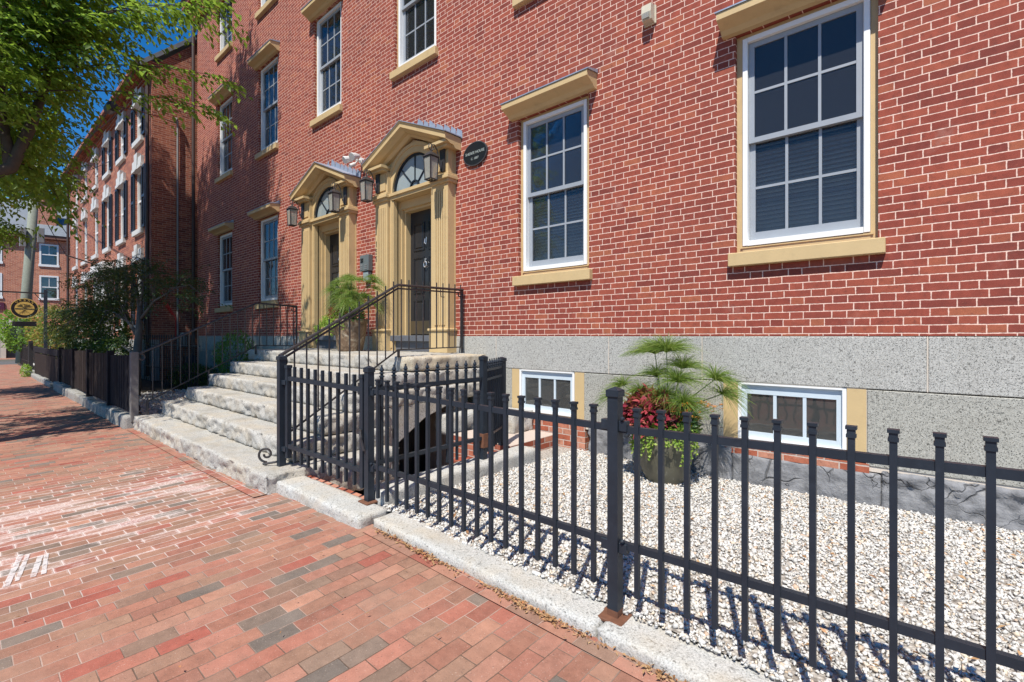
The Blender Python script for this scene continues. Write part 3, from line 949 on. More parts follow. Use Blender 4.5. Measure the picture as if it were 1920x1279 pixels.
# oval plaque
pl = thing("oval_plaque", (-4.99, -.02, 3.93), "black oval house plaque with a pale rim, lettered SHEAFE HOUSE", "plaque")
e = lambda rx, rz, y, n=40: [(-4.99 + rx * math.cos(2 * math.pi * i / n), y, 3.93 + rz * math.sin(2 * math.pi * i / n)) for i in range(n)]
n = 40
MB().add(e(.235, .165, -.028) + e(.235, .165, -.002), [tuple(range(n))[::-1]] + [(i, (i + 1) % n, n + (i + 1) % n, n + i) for i in range(n)]).build("board", plain("black_enamel", (0.010, 0.011, 0.013), 0.4), pl)
MB().add(e(.245, .175, -.031) + e(.232, .162, -.031) + e(.245, .175, -.002), [(i, (i + 1) % n, n + (i + 1) % n, n + i) for i in range(n)] + [(i, (i + 1) % n, 2 * n + (i + 1) % n, 2 * n + i) for i in range(n)]).build("rim", plain("dark_pewter", (0.10, 0.10, 0.105), 0.4, metal=0.5), pl)
tx = MB()
text_to(tx, "SHEAFE HOUSE", .058, Matrix.Translation((-4.99, -.031, 3.945)) @ FACE_Y)
text_to(tx, "C. 1807", .05, Matrix.Translation((-4.99, -.031, 3.86)) @ FACE_Y)
tx.build("lettering", plain("pale_lettering", (0.36, 0.40, 0.37), 0.5), pl)

# pale box light high on the wall
bl = thing("wall_sensor_box", (-2.27, -.05, 4.75), "small cream metal box fixed high on the brick, right of the second window", "alarm box")
MB().box(-2.34, -2.20, -.02, -.001, 4.67, 4.87, .004).prism([(-.02, 4.865), (-.11, 4.85), (-.12, 4.76), (-.10, 4.69), (-.02, 4.675)], 'x', -2.325, -2.215).build("housing", plain("cream_metal", (0.55, 0.50, 0.38), 0.5), bl)
MB().box(-2.31, -2.235, -.124, -.1, 4.70, 4.76).build("lens", m_seed, bl)

# twin floodlight between the pediments
fl = thing("twin_floodlight", (-8.02, -.1, 4.5), "white twin-headed floodlight with motion sensor between the two pediments", "floodlight")
MB().tube([(-8.02, -.001, 4.55), (-8.02, -.05, 4.55)], .055, 14).tube([(-8.02, -.05, 4.55), (-8.02, -.13, 4.52)], .02, 8).build("base", m_stonewhite, fl)
for sx in (-1, 1):
    x = -8.02 + sx * .10
    MB().tube([(-8.02, -.10, 4.55), (x, -.14, 4.57), (x, -.17, 4.57)], .015, 6).tube([(x, -.15, 4.575), (x + sx * .01, -.20, 4.56), (x + sx * .03, -.30, 4.52), (x + sx * .032, -.31, 4.515)], [.04, .05, .07, .066], 14).build("lamp_head", m_stonewhite, fl)
MB().tube([(-8.02, -.12, 4.51), (-8.04, -.17, 4.44)], .014, 6).tube([(-8.04, -.15, 4.46), (-8.06, -.24, 4.40)], [.035, .04], 12).build("motion_sensor", m_stonewhite, fl)

# entry phone box between the doors
ph = thing("entry_phone", (-7.82, -.07, 2.6), "grey metal entry phone box on the brick between the two doors", "intercom")
MB().box(-7.96, -7.68, -.10, -.001, 2.44, 2.74, .008).build("housing", plain("grey_enamel", (0.13, 0.15, 0.15), 0.45), ph)
MB().box(-7.93, -7.84, -.106, -.1, 2.60, 2.68).build("screen", m_glass, ph)
kp = MB()
for i in range(2):
    for k in range(3): kp.box(-7.93 + .14 * i + .0, -7.93 + .14 * i + .07, -.106, -.1, 2.47 + .035 * k, 2.495 + .035 * k)
kp.build("keypad", m_zinc, ph)
MB().box(-7.88, -7.72, -.08, -.001, 2.26, 2.43, .006).build("lock_box", plain("blue_grey_box", (0.25, 0.3, 0.31), 0.5), ph)

# house number
hn = MB()
for i, ch in enumerate("159"):
    text_to(hn, ch, .14, Matrix.Translation((DOORX[0] - .925, -.159, 2.86 - .13 * i)) @ FACE_Y, .006)
tag(hn.build("house_number", m_black), "black numerals 159 stacked on the left pilaster of the nearer doorway", "house number")
# ---------------------------------------------------------------- granite steps
steps = thing("granite_steps", (-7, -1.8, -.19), "broad flight of weathered granite steps climbing to the two doorways", "steps")
LV = [(-9.25, -4.40, -3.22, -.36, .0), (-9.2, -4.62, -2.88, .0, .2), (-9.2, -4.66, -2.55, .2, .395), (-9.25, -4.70, -2.21, .395, .59),
      (-9.3, -4.76, -1.86, .59, .785), (-9.75, -5.02, -1.38, .785, .98)]
for i, (a, b, y, z0, z1) in enumerate(LV):
    s = MB()
    yb = [-1.8, -1.75, -1.75, -.02, -.02, -.02][i]
    s.stone(a, b, y, yb, z0 + .004, z1, res=.026 if i < 4 else .03, amp=.034 if i in (0, 1, 2, 5) else .026, rough=('-y', '+x', '-x'), freq=13, edge=.014)
    s.build("step", m_step, steps, True)
ck = MB()
ck.stone(-5.35, -4.78, -1.33, -.02, .80, .974, res=.035, amp=.028, rough=('+x', '-y'), freq=9)
ck.build("landing_block", granite_mat("ochre_granite", (0.50, 0.45, 0.36), speck=0.6, dirt=0.3, warm=0.5, bump=0.7), steps, True)
# side of the steps: slanting stone over the cellar hatch, jamb slab
wg = MB().prism([(-1.75, -.12), (-1.75, .40), (-.62, .40), (-1.2, .22)], 'x', -5.5, -4.70)
wg.stone(-5.2, -4.70, -2.2, -1.73, -.2, .39, res=.05, amp=.02, rough=('+x',))
wg.build("slanted_stone", m_step, steps)
MB().box(-5.4, -4.86, -.62, -.36, -.75, .40, .01).build("jamb_slab", plain("brown_stained_slab", (0.27, 0.22, 0.19), 0.85, vary=0.3, scale=9, bump=0.4, stain=(0.2, 0.1, 0.07), samt=0.5), steps)
MB().box(-5.6, -5.55, -1.6, -.2, -.8, .6).box(-5.55, -4.8, -1.4, -.2, -.82, -.78).build("hatch_interior", m_dark, steps)

# cellar stair well in brick
well = thing("cellar_stairwell", (-4.1, -2.0, -.4), "sunken cellar stairwell of red brick behind the iron gate", "stairwell")
b = MB()
b.box(-4.85, -3.42, -2.95, -2.80, -.9, -.085); b.box(-4.85, -3.42, -2.80, -2.55, -.9, -.30); b.box(-4.85, -3.42, -2.55, -2.2, -.9, -.5)
b.box(-4.85, -3.42, -2.2, -1.0, -.95, -.72); b.box(-4.5, -3.5, -.95, -.05, -.95, .0); b.box(-4.3, -3.5, -1.15, -.95, -.95, -.24)
b.build("brick_tread", m_brick_old, well)
MB().stone(-4.86, -4.6, -.9, -.02, -.05, .22, res=.05, amp=.03, rough=('+x', '-y')).stone(-4.4, -3.9, -.45, -.02, -.02, .26, res=.05, amp=.04, rough=('+x', '-y')).build("rubble_stone", m_kerb, well, True)

# granite kerbs, each stone a thing
def kerb(name, label, pts, cat="kerb stone", group=None, mat=None, smooth=True, **kw):
    o = MB().stone(*pts, **kw).build(name, mat or m_kerb, None, smooth)
    return tag(o, label, cat, group)


kerb("threshold_stone", "wide granite threshold slab under the iron gate", (-4.42, -3.07, -3.125, -2.86, -.36, -.068), cat="kerb stone", res=.03, amp=.016, rough=('-y', '+x'), edge=.012)
for (a, b, lab) in ((-3.03, -1.18, "pale granite kerb stone from the gate slab to the middle fence post"), (-1.17, 1.6, "pale granite kerb stone in the right foreground, under the nearest pickets")):
    s = MB().stone(a, b, -3.032, -2.80, -.42, 0.0, res=.03, amp=.010, rough=('-y',), edge=.012)
    s.v = [(x, y, z + (zk(x) if z > -.2 else zk(x))) for x, y, z in s.v]
    tag(s.build("kerb_stone", m_kerb, None, True), lab, "kerb stone", "granite kerbs below the picket fence")
kerb("well_curb", "granite curb along the right edge of the cellar stairwell", (-3.44, -3.19, -2.84, -.85, -.5, .015), cat="curb", res=.04, amp=.012, rough=('+x', '-y'), edge=.012)
# upright edging stones along the left garden fence
m_edge = granite_mat("dark_edging_granite", (0.30, 0.29, 0.265), speck=0.5, dirt=0.5, bump=0.6)
x = -9.3; k = 0
while x > -25:
    L = random.uniform(.3, .5) if x > -13 else random.uniform(.7, 1.3)
    if not (-17.9 < x < -17.2):
        h = random.uniform(-.05, .0) - (0.05 if x < -17 else 0)
        o = MB().stone(x - L + .012, x, -3.33 + random.uniform(-.012, .012), -3.08, -.5, .02 + h, res=.05, amp=.013, rough=('-y', '+x'), edge=.012).build("edging_block", m_edge, None, True)
        tag(o, "weathered granite edging block under the dark slatted garden fence", "edging stone", "granite edging under the garden fence")
        k += 1
    x -= L

# ---------------------------------------------------------------- iron fence with square-capped pickets
YF = -2.88
fence = thing("picket_fence", (-1.1, YF, -.14), "black iron picket fence with flat square caps along the white gravel bed", "fence")


def pk(mb, x, y, z0, z1, w=.0112, cap=True):
    mb.box(x - w, x + w, y - w, y + w, z0, z1 - .01)
    if cap:
        mb.box(x - w - .004, x + w + .004, y - w - .004, y + w + .004, z1 - .042, z1 - .030)
        mb.box(x - w - .0015, x + w + .0015, y - w - .0015, y + w + .0015, z1 - .030, z1 - .012)
        mb.box(x - w - .006, x + w + .006, y - w - .006, y + w + .006, z1 - .012, z1)


def post(mb, x, y, z0, z1, w=.028):
    mb.box(x - w, x + w, y - w, y + w, z0, z1 - .045)
    q = w + .007
    mb.box(x - q, x + q, y - q, y + q, z1 - .045, z1 - .012, .003)
    vs = [(x - q, y - q, z1 - .012), (x + q, y - q, z1 - .012), (x + q, y + q, z1 - .012), (x - q, y + q, z1 - .012), (x, y, z1 + .006)]
    mb.add(vs, [(0, 1, 4), (1, 2, 4), (2, 3, 4), (3, 0, 4)])


P1X, P2X = -3.30, -1.148
p1 = MB(); post(p1, P1X, YF - .005, -.068, 1.0); p1 = p1.build("post", m_black, fence)
MB().box(P1X - .065, P1X + .065, YF - .065, YF + .065, -.07, -.055, .003).build("base_plate", m_rust, p1)
p2 = MB(); post(p2, P2X, YF, -.15, .985); p2 = p2.build("post", m_black, fence)
MB().box(P2X - .07, P2X + .07, YF - .07, YF + .07, -.152, -.136, .003).box(P2X - .0285, P2X + .0285, YF - .0285, YF + .0285, -.137, -.105).build("base_plate", m_rust, p2)
for q, xx in ((p1, P1X), (p2, P2X)):
    h = MB()
    for z in (.80, .205):
        for sx in (-1, 1): h.box(xx + sx * .028, xx + sx * .07, YF - .019, YF + .019, z - .026, z + .026, .003)
        h.lathe([(.004, 0), (.012, .004), (.012, .012), (.004, .018)], (xx + .05, YF - .02, z + .03), 8)
    h.build("rail_bracket", m_black, q)
RA = lambda x: float(np.interp(x, [-3.3, -1.15, .5, 1], [.808, .783, .818, .82]))
RB = lambda x: float(np.interp(x, [-3.3, -1.15, .5, 1], [.222, .218, .238, .24]))
TA = lambda x: float(np.interp(x, [-3.3, -1.15, .3, 1], [.905, .892, .925, .93]))


def rail(mb, x0, x1, y, f, h=.0165, wd=.014):
    n_ = 6
    xs_ = np.linspace(x0, x1, n_ + 1)
    vs, fs = [], []
    for x in xs_:
        z = f(x); vs += [(x, y - wd, z - h), (x, y + wd, z - h), (x, y + wd, z + h), (x, y - wd, z + h)]
    for i in range(n_):
        for q in range(4): fs.append((4 * i + q, 4 * i + (q + 1) % 4, 4 * i + 4 + (q + 1) % 4, 4 * i + 4 + q))
    fs += [(0, 3, 2, 1), (4 * n_, 4 * n_ + 1, 4 * n_ + 2, 4 * n_ + 3)]
    mb.add(vs, fs)


for (a, b) in ((P1X + .028, P2X - .028), (P2X + .028, 1.15)):
    for f in (RA, RB):
        r = MB(); rail(r, a, b, YF + .004, f); r.build("rail", m_black, fence)
xs_ = [P1X + (P2X - P1X) / 18 * i for i in range(1, 18)] + [P2X + .1195 * i for i in range(1, 19)]
for x in xs_:
    m = MB(); pk(m, x, YF - .004, -.012 - (0.02 if x > -.3 else 0), TA(x)); m.build("picket", m_black, fence)

# gate and its latch post
gate = thing("iron_gate", (-3.95, -2.95, .05), "black iron gate with plain square bars, closed across the cellar stairwell", "gate")
GA, GB = Vector((-4.53, -2.965, 0)), Vector((-3.37, -2.895, 0))
gu = (GB - GA).normalized()
gz = lambda t, a, b: a + (b - a) * t


def gbox(mb, t, w, d, z0, z1):
    p = GA.lerp(GB, t); n_ = Vector((-gu.y, gu.x, 0))
    vs = []
    for z in (z0, z1):
        for (i, k) in ((-1, -1), (1, -1), (1, 1), (-1, 1)): q = p + gu * i * w + n_ * k * d; vs.append((q.x, q.y, z))
    mb.add(vs, [(0, 3, 2, 1), (4, 5, 6, 7), (0, 1, 5, 4), (1, 2, 6, 5), (2, 3, 7, 6), (3, 0, 4, 7)])


for t, a, b in ((0.0, .09, .965), (1.0, .035, .935)):
    m = MB(); gbox(m, t, .021, .021, a, b - .012); gbox(m, t, .026, .026, b - .03, b); m.build("stile", m_black, gate)
n_ = Vector((-gu.y, gu.x, 0))
for (a, b) in ((.84, .812), (.205, .17)):
    m = MB(); p, q = GA + gu * .026, GB - gu * .026
    vs = []
    for (pt, z) in ((p, a), (q, b)):
        for (dz, k) in ((-.019, -1), (-.019, 1), (.019, 1), (.019, -1)):
            c_ = pt + n_ * k * .019; vs.append((c_.x, c_.y, z + dz))
    m.add(vs, [(0, 1, 5, 4), (1, 2, 6, 5), (2, 3, 7, 6), (3, 0, 4, 7), (0, 3, 2, 1), (4, 5, 6, 7)])
    m.build("rail", m_black, gate)
for i in range(9):
    t = (i + 1) / 10
    m = MB(); gbox(m, t, .0115, .0115, gz(t, .07, .03), gz(t, .955, .925)); m.build("bar", m_black, gate)
lt = MB(); gbox(lt, .985, .035, .03, .46, .50); lt.tube([GB + Vector((0, -.03, .48)), GB + Vector((.03, -.04, .44)), GB + Vector((.06, -.03, .34))], .010, 6)
lt.build("latch", m_iron, gate)
hg = MB()
for z in (.80, .17): gbox(hg, -.035, .04, .03, z - .02, z + .02)
hg.build("hinge", m_black, gate)
gp = MB(); post(gp, -4.63, -2.985, -.005, 1.055, .031)
gp = tag(gp.build("gate_post", m_black), "square black steel gate post standing on the bottom granite step", "gate post")

# spear-topped fence along the stairwell and the short panel behind it
spear = thing("spear_fence", (-3.3, -2.2, .02), "black iron fence with spear points running from the gate toward the house", "fence")


def spearbar(mb, x, y, z0, z1, w=.0105):
    mb.box(x - w, x + w, y - w, y + w, z0, z1 - .10)
    mb.lathe([(w, -.10), (.022, -.098), (.022, -.088), (.013, -.085), (.013, -.072), (.022, -.07), (.022, -.062), (.010, -.055), (.019, -.045), (.017, -.035), (.005, -.012), (.008, -.008), (.008, -.003), (.001, 0)], (x, y, z1), 8)


DS = [-2.88 + .1175 * i for i in range(1, 11)]
for y in DS:
    m = MB(); spearbar(m, -3.31, y, .075, 1.005); m.build("spear_picket", m_black, spear)
for z in (.815, .225):
    MB().box(-3.326, -3.294, YF + .03, -1.62, z - .017, z + .017).build("rail", m_black, spear)
p3 = MB(); post(p3, -3.31, -1.585, .01, 1.045); p3 = p3.build("post", m_black, spear)
MB().box(-3.345, -3.275, -1.62, -1.55, .13, .27, .002).build("post_repair", m_rust, p3)
side = thing("short_fence_panel", (-3.45, -1.3, .02), "short black iron panel of crowded spear points between the stairwell and the cellar window", "fence")
A, B = Vector((-3.33, -1.53, 0)), Vector((-3.60, -.98, 0))
for i in range(7):
    p = A.lerp(B, (i + .7) / 7.6); m = MB(); spearbar(m, p.x, p.y, .06, 1.005, .009); m.build("spear_picket", m_black, side)
for z in (.80, .895, .22):
    MB().tube([A + Vector((0, 0, z)), B + Vector((0, 0, z))], .018, 4).build("rail", m_black, side)
m = MB(); post(m, B.x, B.y, .005, 1.0, .032); m.build("post", m_black, side)

# ---------------------------------------------------------------- stair railings
def spiral(c, r0, turns, axis_x, axis_z, start, n=26, shrink=.25):
    out = []
    for i in range(n + 1):
        t = i / n; a = start + turns * 2 * math.pi * t; r = r0 * (1 - (1 - shrink) * t)
        out.append(Vector(c) + Vector(axis_x) * r * math.cos(a) + Vector(axis_z) * r * math.sin(a))
    return out


def lerp_path(P, y):
    for a, b in zip(P, P[1:]):
        if a.y <= y <= b.y: return a.lerp(b, (y - a.y) / (b.y - a.y))
    return P[-1].copy()


def stair_rail(name, label, top, bot, nb, over, double, loc, legs):
    r = thing(name, loc, label, "handrail", "iron railings of the steps")
    T = [Vector(p) for p in top]; Bm = [Vector(p) for p in bot]
    MB().tube(T, .017, 8).build("handrail", m_iron, r)
    if double: MB().tube([p + Vector((0, 0, -.045)) for p in T], .012, 6).build("under_rail", m_iron, r)
    MB().tube(Bm, .011, 4).build("bottom_rail", m_iron, r)
    y0, y1 = max(T[0].y, Bm[0].y) + .06, T[-1].y - .06
    for i in range(nb):
        y = y0 + (y1 - y0) * i / (nb - 1)
        t, q = lerp_path(T, y), lerp_path(Bm, y)
        MB().tube([(t.x, y, q.z), (t.x, y, t.z + over)], .0085, 4).build("baluster", m_iron, r)
    e = T[-1]
    sc = MB().tube([e + Vector((0, -.10, -.01)), e + Vector((0, -.02, -.02)), e + Vector((0, 0, -.07)), e + Vector((0, -.04, -.11)), e + Vector((0, -.09, -.10)), e + Vector((0, -.10, -.05))], .011, 6)
    sc.build("scroll", m_iron, r)
    s0 = T[0]; sc = MB()
    sc.tube([s0] + spiral(s0 + Vector((0, .02, -.065)), .066, -.8, (0, 1, 0), (0, 0, 1), R(110)), .012, 6)
    sc.build("scroll", m_iron, r)
    y = (T[-1].y + T[-2].y) / 2
    for dy in (-.25, .15):
        q = lerp_path(T, y + dy)
        MB().tube([q + Vector((0, 0, -.02)), q + Vector((0, .01, -.12)), q + Vector((0, .07, -.12))], .007, 5).build("hook", m_iron, r)
    for (a, b) in legs: MB().tube([a, b], .018, 4).build("leg", m_iron, r)
    return r


rr = stair_rail("stair_railing", "black iron stair railing on the right side of the granite steps",
                [(-4.64, -3.0, 1.05), (-4.98, -1.40, 1.88), (-5.22, -.05, 1.93)], [(-4.64, -2.9, .31), (-5.0, -1.38, 1.065), (-5.22, -.05, 1.075)], 21, .075, True, (-4.64, -2.98, 0),
                [((-5.02, -1.36, .97), (-5.02, -1.36, 1.07)), ((-5.23, -.06, .97), (-5.23, -.06, 1.95)), ((-4.72, -2.1, .59), (-4.72, -2.1, .72))])
sc = MB().tube([(-4.66, -3.02, .04), (-4.75, -3.1, .02)] + spiral((-4.79, -3.06, .10), .075, 1.25, (-.6, -.8, 0), (0, 0, 1), R(-90)), .011, 6)
sc.build("foot_scroll", m_iron, rr)
rl = stair_rail("stair_railing", "black iron stair railing on the left side of the steps, beside the slatted garden fence",
                [(-9.2, -3.16, .965), (-9.3, -1.40, 1.845), (-9.3, -.66, 1.82)], [(-9.2, -3.05, .215), (-9.3, -1.40, 1.06), (-9.3, -.66, 1.05)], 19, .02, False, (-9.2, -3.1, 0),
                [((-9.2, -3.06, -.0), (-9.2, -3.06, .23)), ((-9.3, -1.42, .9), (-9.3, -1.42, 1.07)), ((-9.3, -.66, .98), (-9.3, -.66, 1.83)), ((-9.25, -2.2, .4), (-9.25, -2.2, .66))])
MB().tube([(-9.2, -3.05, .03), (-9.28, -3.1, .02)] + spiral((-9.45, -3.12, .085), .07, 1.2, (-.9, -.2, 0), (0, 0, 1), R(-60)), .011, 6).build("foot_scroll", m_iron, rl)

# ---------------------------------------------------------------- white gravel: loose stones over a bed
def zg(x, y):
    t = np.clip((y + 2.85) / 2.85, 0, 1)
    near = np.interp(x, [-3.2, -.77, 1.0, 3.0], [-.10, -.135, -.18, -.22])
    far = np.interp(x, [-4.5, -1.2, .5, 3], [-.15, -.19, -.17, -.16])
    return near * (1 - t) + far * t


GC = Mat("white_gravel")
_c = GC.colors(GC.island(), [(0.0, (0.36, 0.35, 0.33)), (0.12, (0.50, 0.485, 0.45)), (0.5, (0.59, 0.575, 0.54)), (0.8, (0.68, 0.66, 0.625)), (0.93, (0.66, 0.56, 0.43)), (1.0, (0.5, 0.36, 0.26))])
_f = GC.noise(60, 3)
m_gravel = GC.set(GC.shade(_c, _f * 0.3 + 0.85), 0.85, spec=0.3)
BC = Mat("gravel_base")
_v = BC.voro(42); m_gbase = BC.set(BC.colors(_v, [(0, (0.55, 0.52, 0.47)), (0.5, (0.36, 0.33, 0.29)), (0.9, (0.14, 0.12, 0.1))]), 0.95, bump=_v * -1.0, bdist=0.01, bstr=1.0)


def gravel(name, label, x0, x1, y0, y1, zf, n, s0, s1, mat, mask=None):
    P = np.stack([rng.uniform(x0, x1, n), rng.uniform(y0, y1, n)], 1)
    if mask is not None: P = P[mask(P[:, 0], P[:, 1])]
    n = len(P)
    z = zf(P[:, 0], P[:, 1])
    C = np.array([(-1, -1, -1), (1, -1, -1), (1, 1, -1), (-1, 1, -1), (-1, -1, 1), (1, -1, 1), (1, 1, 1), (-1, 1, 1)], float)
    Q = np.array([(0, 3, 2, 1), (4, 5, 6, 7), (0, 1, 5, 4), (1, 2, 6, 5), (2, 3, 7, 6), (3, 0, 4, 7)])
    sz = rng.uniform(s0, s1, (n, 1)) * rng.uniform(.75, 1.35, (n, 1))
    ax = np.stack([sz, sz * rng.uniform(.6, .95, (n, 1)), sz * rng.uniform(.35, .7, (n, 1))], 2)
    loc = C[None] * rng.uniform(.45, 1.05, (n, 8, 1)) * ax * np.array([1, 1, 1.0]) + rng.normal(0, .12, (n, 8, 3)) * sz[:, :, None]
    q = rng.normal(size=(n, 4)) * np.array([1, .35, .35, 1]); q /= np.linalg.norm(q, axis=1, keepdims=True)
    w_, x_, y_, z_ = q.T
    M3 = np.stack([1 - 2 * (y_ * y_ + z_ * z_), 2 * (x_ * y_ - z_ * w_), 2 * (x_ * z_ + y_ * w_), 2 * (x_ * y_ + z_ * w_), 1 - 2 * (x_ * x_ + z_ * z_), 2 * (y_ * z_ - x_ * w_),
                   2 * (x_ * z_ - y_ * w_), 2 * (y_ * z_ + x_ * w_), 1 - 2 * (x_ * x_ + y_ * y_)], 1).reshape(n, 3, 3)
    loc = np.einsum('nij,nkj->nki', M3, loc)
    pos = np.stack([P[:, 0], P[:, 1], z + rng.uniform(-.004, .010, n)], 1)
    V3 = loc + pos[:, None]
    F = (np.arange(n) * 8)[:, None, None] + Q[None]
    return tag(link(name, fast_mesh(name, V3.reshape(-1, 3), F.reshape(-1, 4)), mat), label, None, None, 'stuff')


gx, gy = np.linspace(-4.0, 2.6, 34), np.linspace(-2.83, .05, 20)
sheet("gravel_bed", gx, gy, lambda x, y: float(zg(x, y)) + .006 * noise.noise(Vector((x * 4, y * 4, 0))) if x > -3.4 or y > -1.0 else -.97, m_gbase)
gravel("gravel", "loose white gravel chips filling the bed behind the picket fence", -3.25, 1.7, -2.86, -.03, lambda x, y: zg(x, y) + .004, 50000, .0058, .0122, m_gravel,
       lambda x, y: ((x > -3.2)) & (x < 0.35 + (y + 2.86) * .45) & (~((y > -.95) & (x < -3.9))))
gravel("gravel", "grey shaded gravel on the path left of the steps", -13.8, -9.5, -2.95, -.3, lambda x, y: -.105 + 0 * x, 5000, .02, .035, m_gravel)
sheet("gravel_path", np.linspace(-13.9, -9.4, 6), np.linspace(-3.0, -.25, 4), lambda x, y: -.112, m_gbase)

# dry leaf litter caught along the kerb, a few stray pebbles and leaves
m_litter = leaf_mat("dry_leaf", [(0, (0.22, 0.10, 0.04)), (0.4, (0.36, 0.2, 0.09)), (0.8, (0.46, 0.3, 0.16)), (1, (0.5, 0.2, 0.08))], 0.1, 0.7)
n = 1500
t = rng.uniform(0, 1, n) ** 0.9
x = -2.95 + t * 3.2
clump = np.array([noise.noise(Vector((a * 2.3, 3, 0))) for a in x]) + rng.uniform(-.5, .5, n)
x = x[clump > -.12]; n = len(x)
y = -3.045 - np.abs(rng.normal(0, .022, n))
z = np.array([zs(a) for a in x]) + .012 + rng.uniform(0, .014, n)
D = unit(n) * np.array([1, 1, .25]); N = unit(n) * .6 + np.array([0, 0, 1])
tag(leaves_obj("leaf_litter", np.stack([x, y, z], 1), D, N, rng.uniform(.012, .035, n), rng.uniform(.005, .016, n), m_litter), "brown dry leaves gathered along the foot of the kerb", None, None, 'stuff')
n = 300
x = rng.uniform(-3.0, 1.2, n); y = rng.uniform(-2.75, -.1, n); ok = x < .2 + (y + 2.86) * .4; x, y = x[ok], y[ok]; n = len(x)
tag(leaves_obj("fallen_leaves", np.stack([x, y, zg(x, y) + .03], 1), unit(n) * np.array([1, 1, .2]), unit(n) * .5 + np.array([0, 0, 1]), rng.uniform(.02, .055, n), rng.uniform(.008, .024, n), m_litter),
    "scattered rust-brown leaves lying on the white gravel", None, None, 'stuff')
n = 90
x = rng.uniform(-8, -.6, n); y = rng.uniform(-4.9, -3.2, n)
tag(leaves_obj("sidewalk_litter", np.stack([x, y, np.array([zs(a) for a in x]) + .018], 1), unit(n) * np.array([1, 1, .15]), unit(n) * .4 + np.array([0, 0, 1]), rng.uniform(.01, .03, n), rng.uniform(.004, .012, n), m_litter),
    "tiny dry leaf scraps on the brick sidewalk", None, None, 'stuff')

# ---------------------------------------------------------------- dark slatted garden fence on the left
m_board = plain("weathered_black_boards", (0.020, 0.018, 0.021), 0.85, vary=0.5, scale=9, bump=0.3, spec=0.15, stain=(0.06, 0.055, 0.06), samt=0.5)
m_boardb = plain("brown_black_boards", (0.032, 0.023, 0.02), 0.85, vary=0.5, scale=9, bump=0.3, spec=0.15, stain=(0.07, 0.05, 0.04), samt=0.5)
m_gpost = plain("grey_wood_post", (0.16, 0.15, 0.14), 0.8, vary=0.35, scale=20, bump=0.4)
FX = [-8.98, -11.1, -13.2, -15.15, -17.35]
gf = thing("slatted_fence", (-13, -3.2, 0), "tall dark slatted garden fence left of the granite steps", "fence")
for i, x in enumerate(FX):
    x = x - .35 if i == 0 else x
    y = -3.2 + (.0 if i else .0)
    MB().box(x - .05, x + .05, y - .05, y + .05, -.1, .99 - .015 * i, .006).build("post", m_gpost if i == 0 else m_board, gf)
for (a, b), mt in zip(zip(FX, FX[1:]), (m_board, m_boardb, m_boardb, m_boardb)):
    a = a - .35 if a > -9.2 else a
    s = MB(); x = a - .06; k = 0
    while x - .05 > b + .05:
        top = .93 - .006 * k * .2 + random.uniform(-.006, .006)
        s.box(x - .048, x, -3.212 + random.uniform(-.004, .004), -3.19, .03, top); x -= .055; k += 1
    s.box(b + .05, a - .05, -3.185, -3.15, .2, .27); s.box(b + .05, a - .05, -3.185, -3.15, .74, .81)
    s.build("slat_panel", mt, gf)
bf = thing("board_fence", (-21, -3.2, -.1), "dark boarded fence with a capped rail beyond the slatted one, toward the hanging sign", "fence")
s = MB(); x = -17.55
while x > -23.6: s.box(x - .17, x, -3.23, -3.2, -.1, .66); x -= .18
s.build("board_panel", m_boardb, bf)
MB().box(-23.7, -17.5, -3.25, -3.17, .68, .86, .01).build("cap_rail", m_board, bf)
for x in (-17.5, -19.6, -21.6, -23.7): MB().box(x - .05, x + .05, -3.2, -3.1, -.15, .78).build("post", m_board, bf)
# ornamental iron fence close to the neighbour's wall
of = thing("garden_railing", (-15.5, -1.3, 0), "thin black iron railing with finials behind the maple trunk", "fence")
for z in (.35, 1.0): MB().box(-18.0, -12.8, -1.31, -1.29, z - .012, z + .012).build("rail", m_iron, of)
for i in range(22):
    m = MB(); spearbar(m, -17.9 + .235 * i, -1.30, -.1, 1.28, .008); m.build("picket", m_iron, of)
ef = thing("end_railing", (-26, -3.1, 0), "black iron railing beside the far granite steps, below the hanging sign", "fence")
for z in (.15, .72): MB().box(-33, -25.6, -3.01, -2.99, z - .015, z + .015).build("rail", m_iron, ef)
for i in range(38): MB().box(-33 + .197 * i, -33 + .197 * i + .03, -3.015, -2.985, -.15, .85).build("picket", m_iron, ef)
MB().box(-25.62, -25.5, -3.25, -3.13, -.2, 1.05).build("post", m_iron, ef)
fs_ = thing("far_steps", (-26.5, -2.9, -.19), "pale granite steps with curved cheeks far down the sidewalk", "steps")
for i in range(3): MB().stone(-26.9 - .3 * i - 1.2, -25.9 - .32 * i, -3.3 + .28 * i, -2.2, -.2, .0 + .16 * i, res=.12, amp=.01).build("step", m_kerb, fs_, True)
ck = MB()
for i in range(8):
    t = i / 7; ck.box(-25.75, -25.6, -3.35 + .18 * i, -3.17 + .18 * i, -.3, .1 + .5 * t ** 1.7)
ck.build("cheek_wall", m_kerb, fs_)
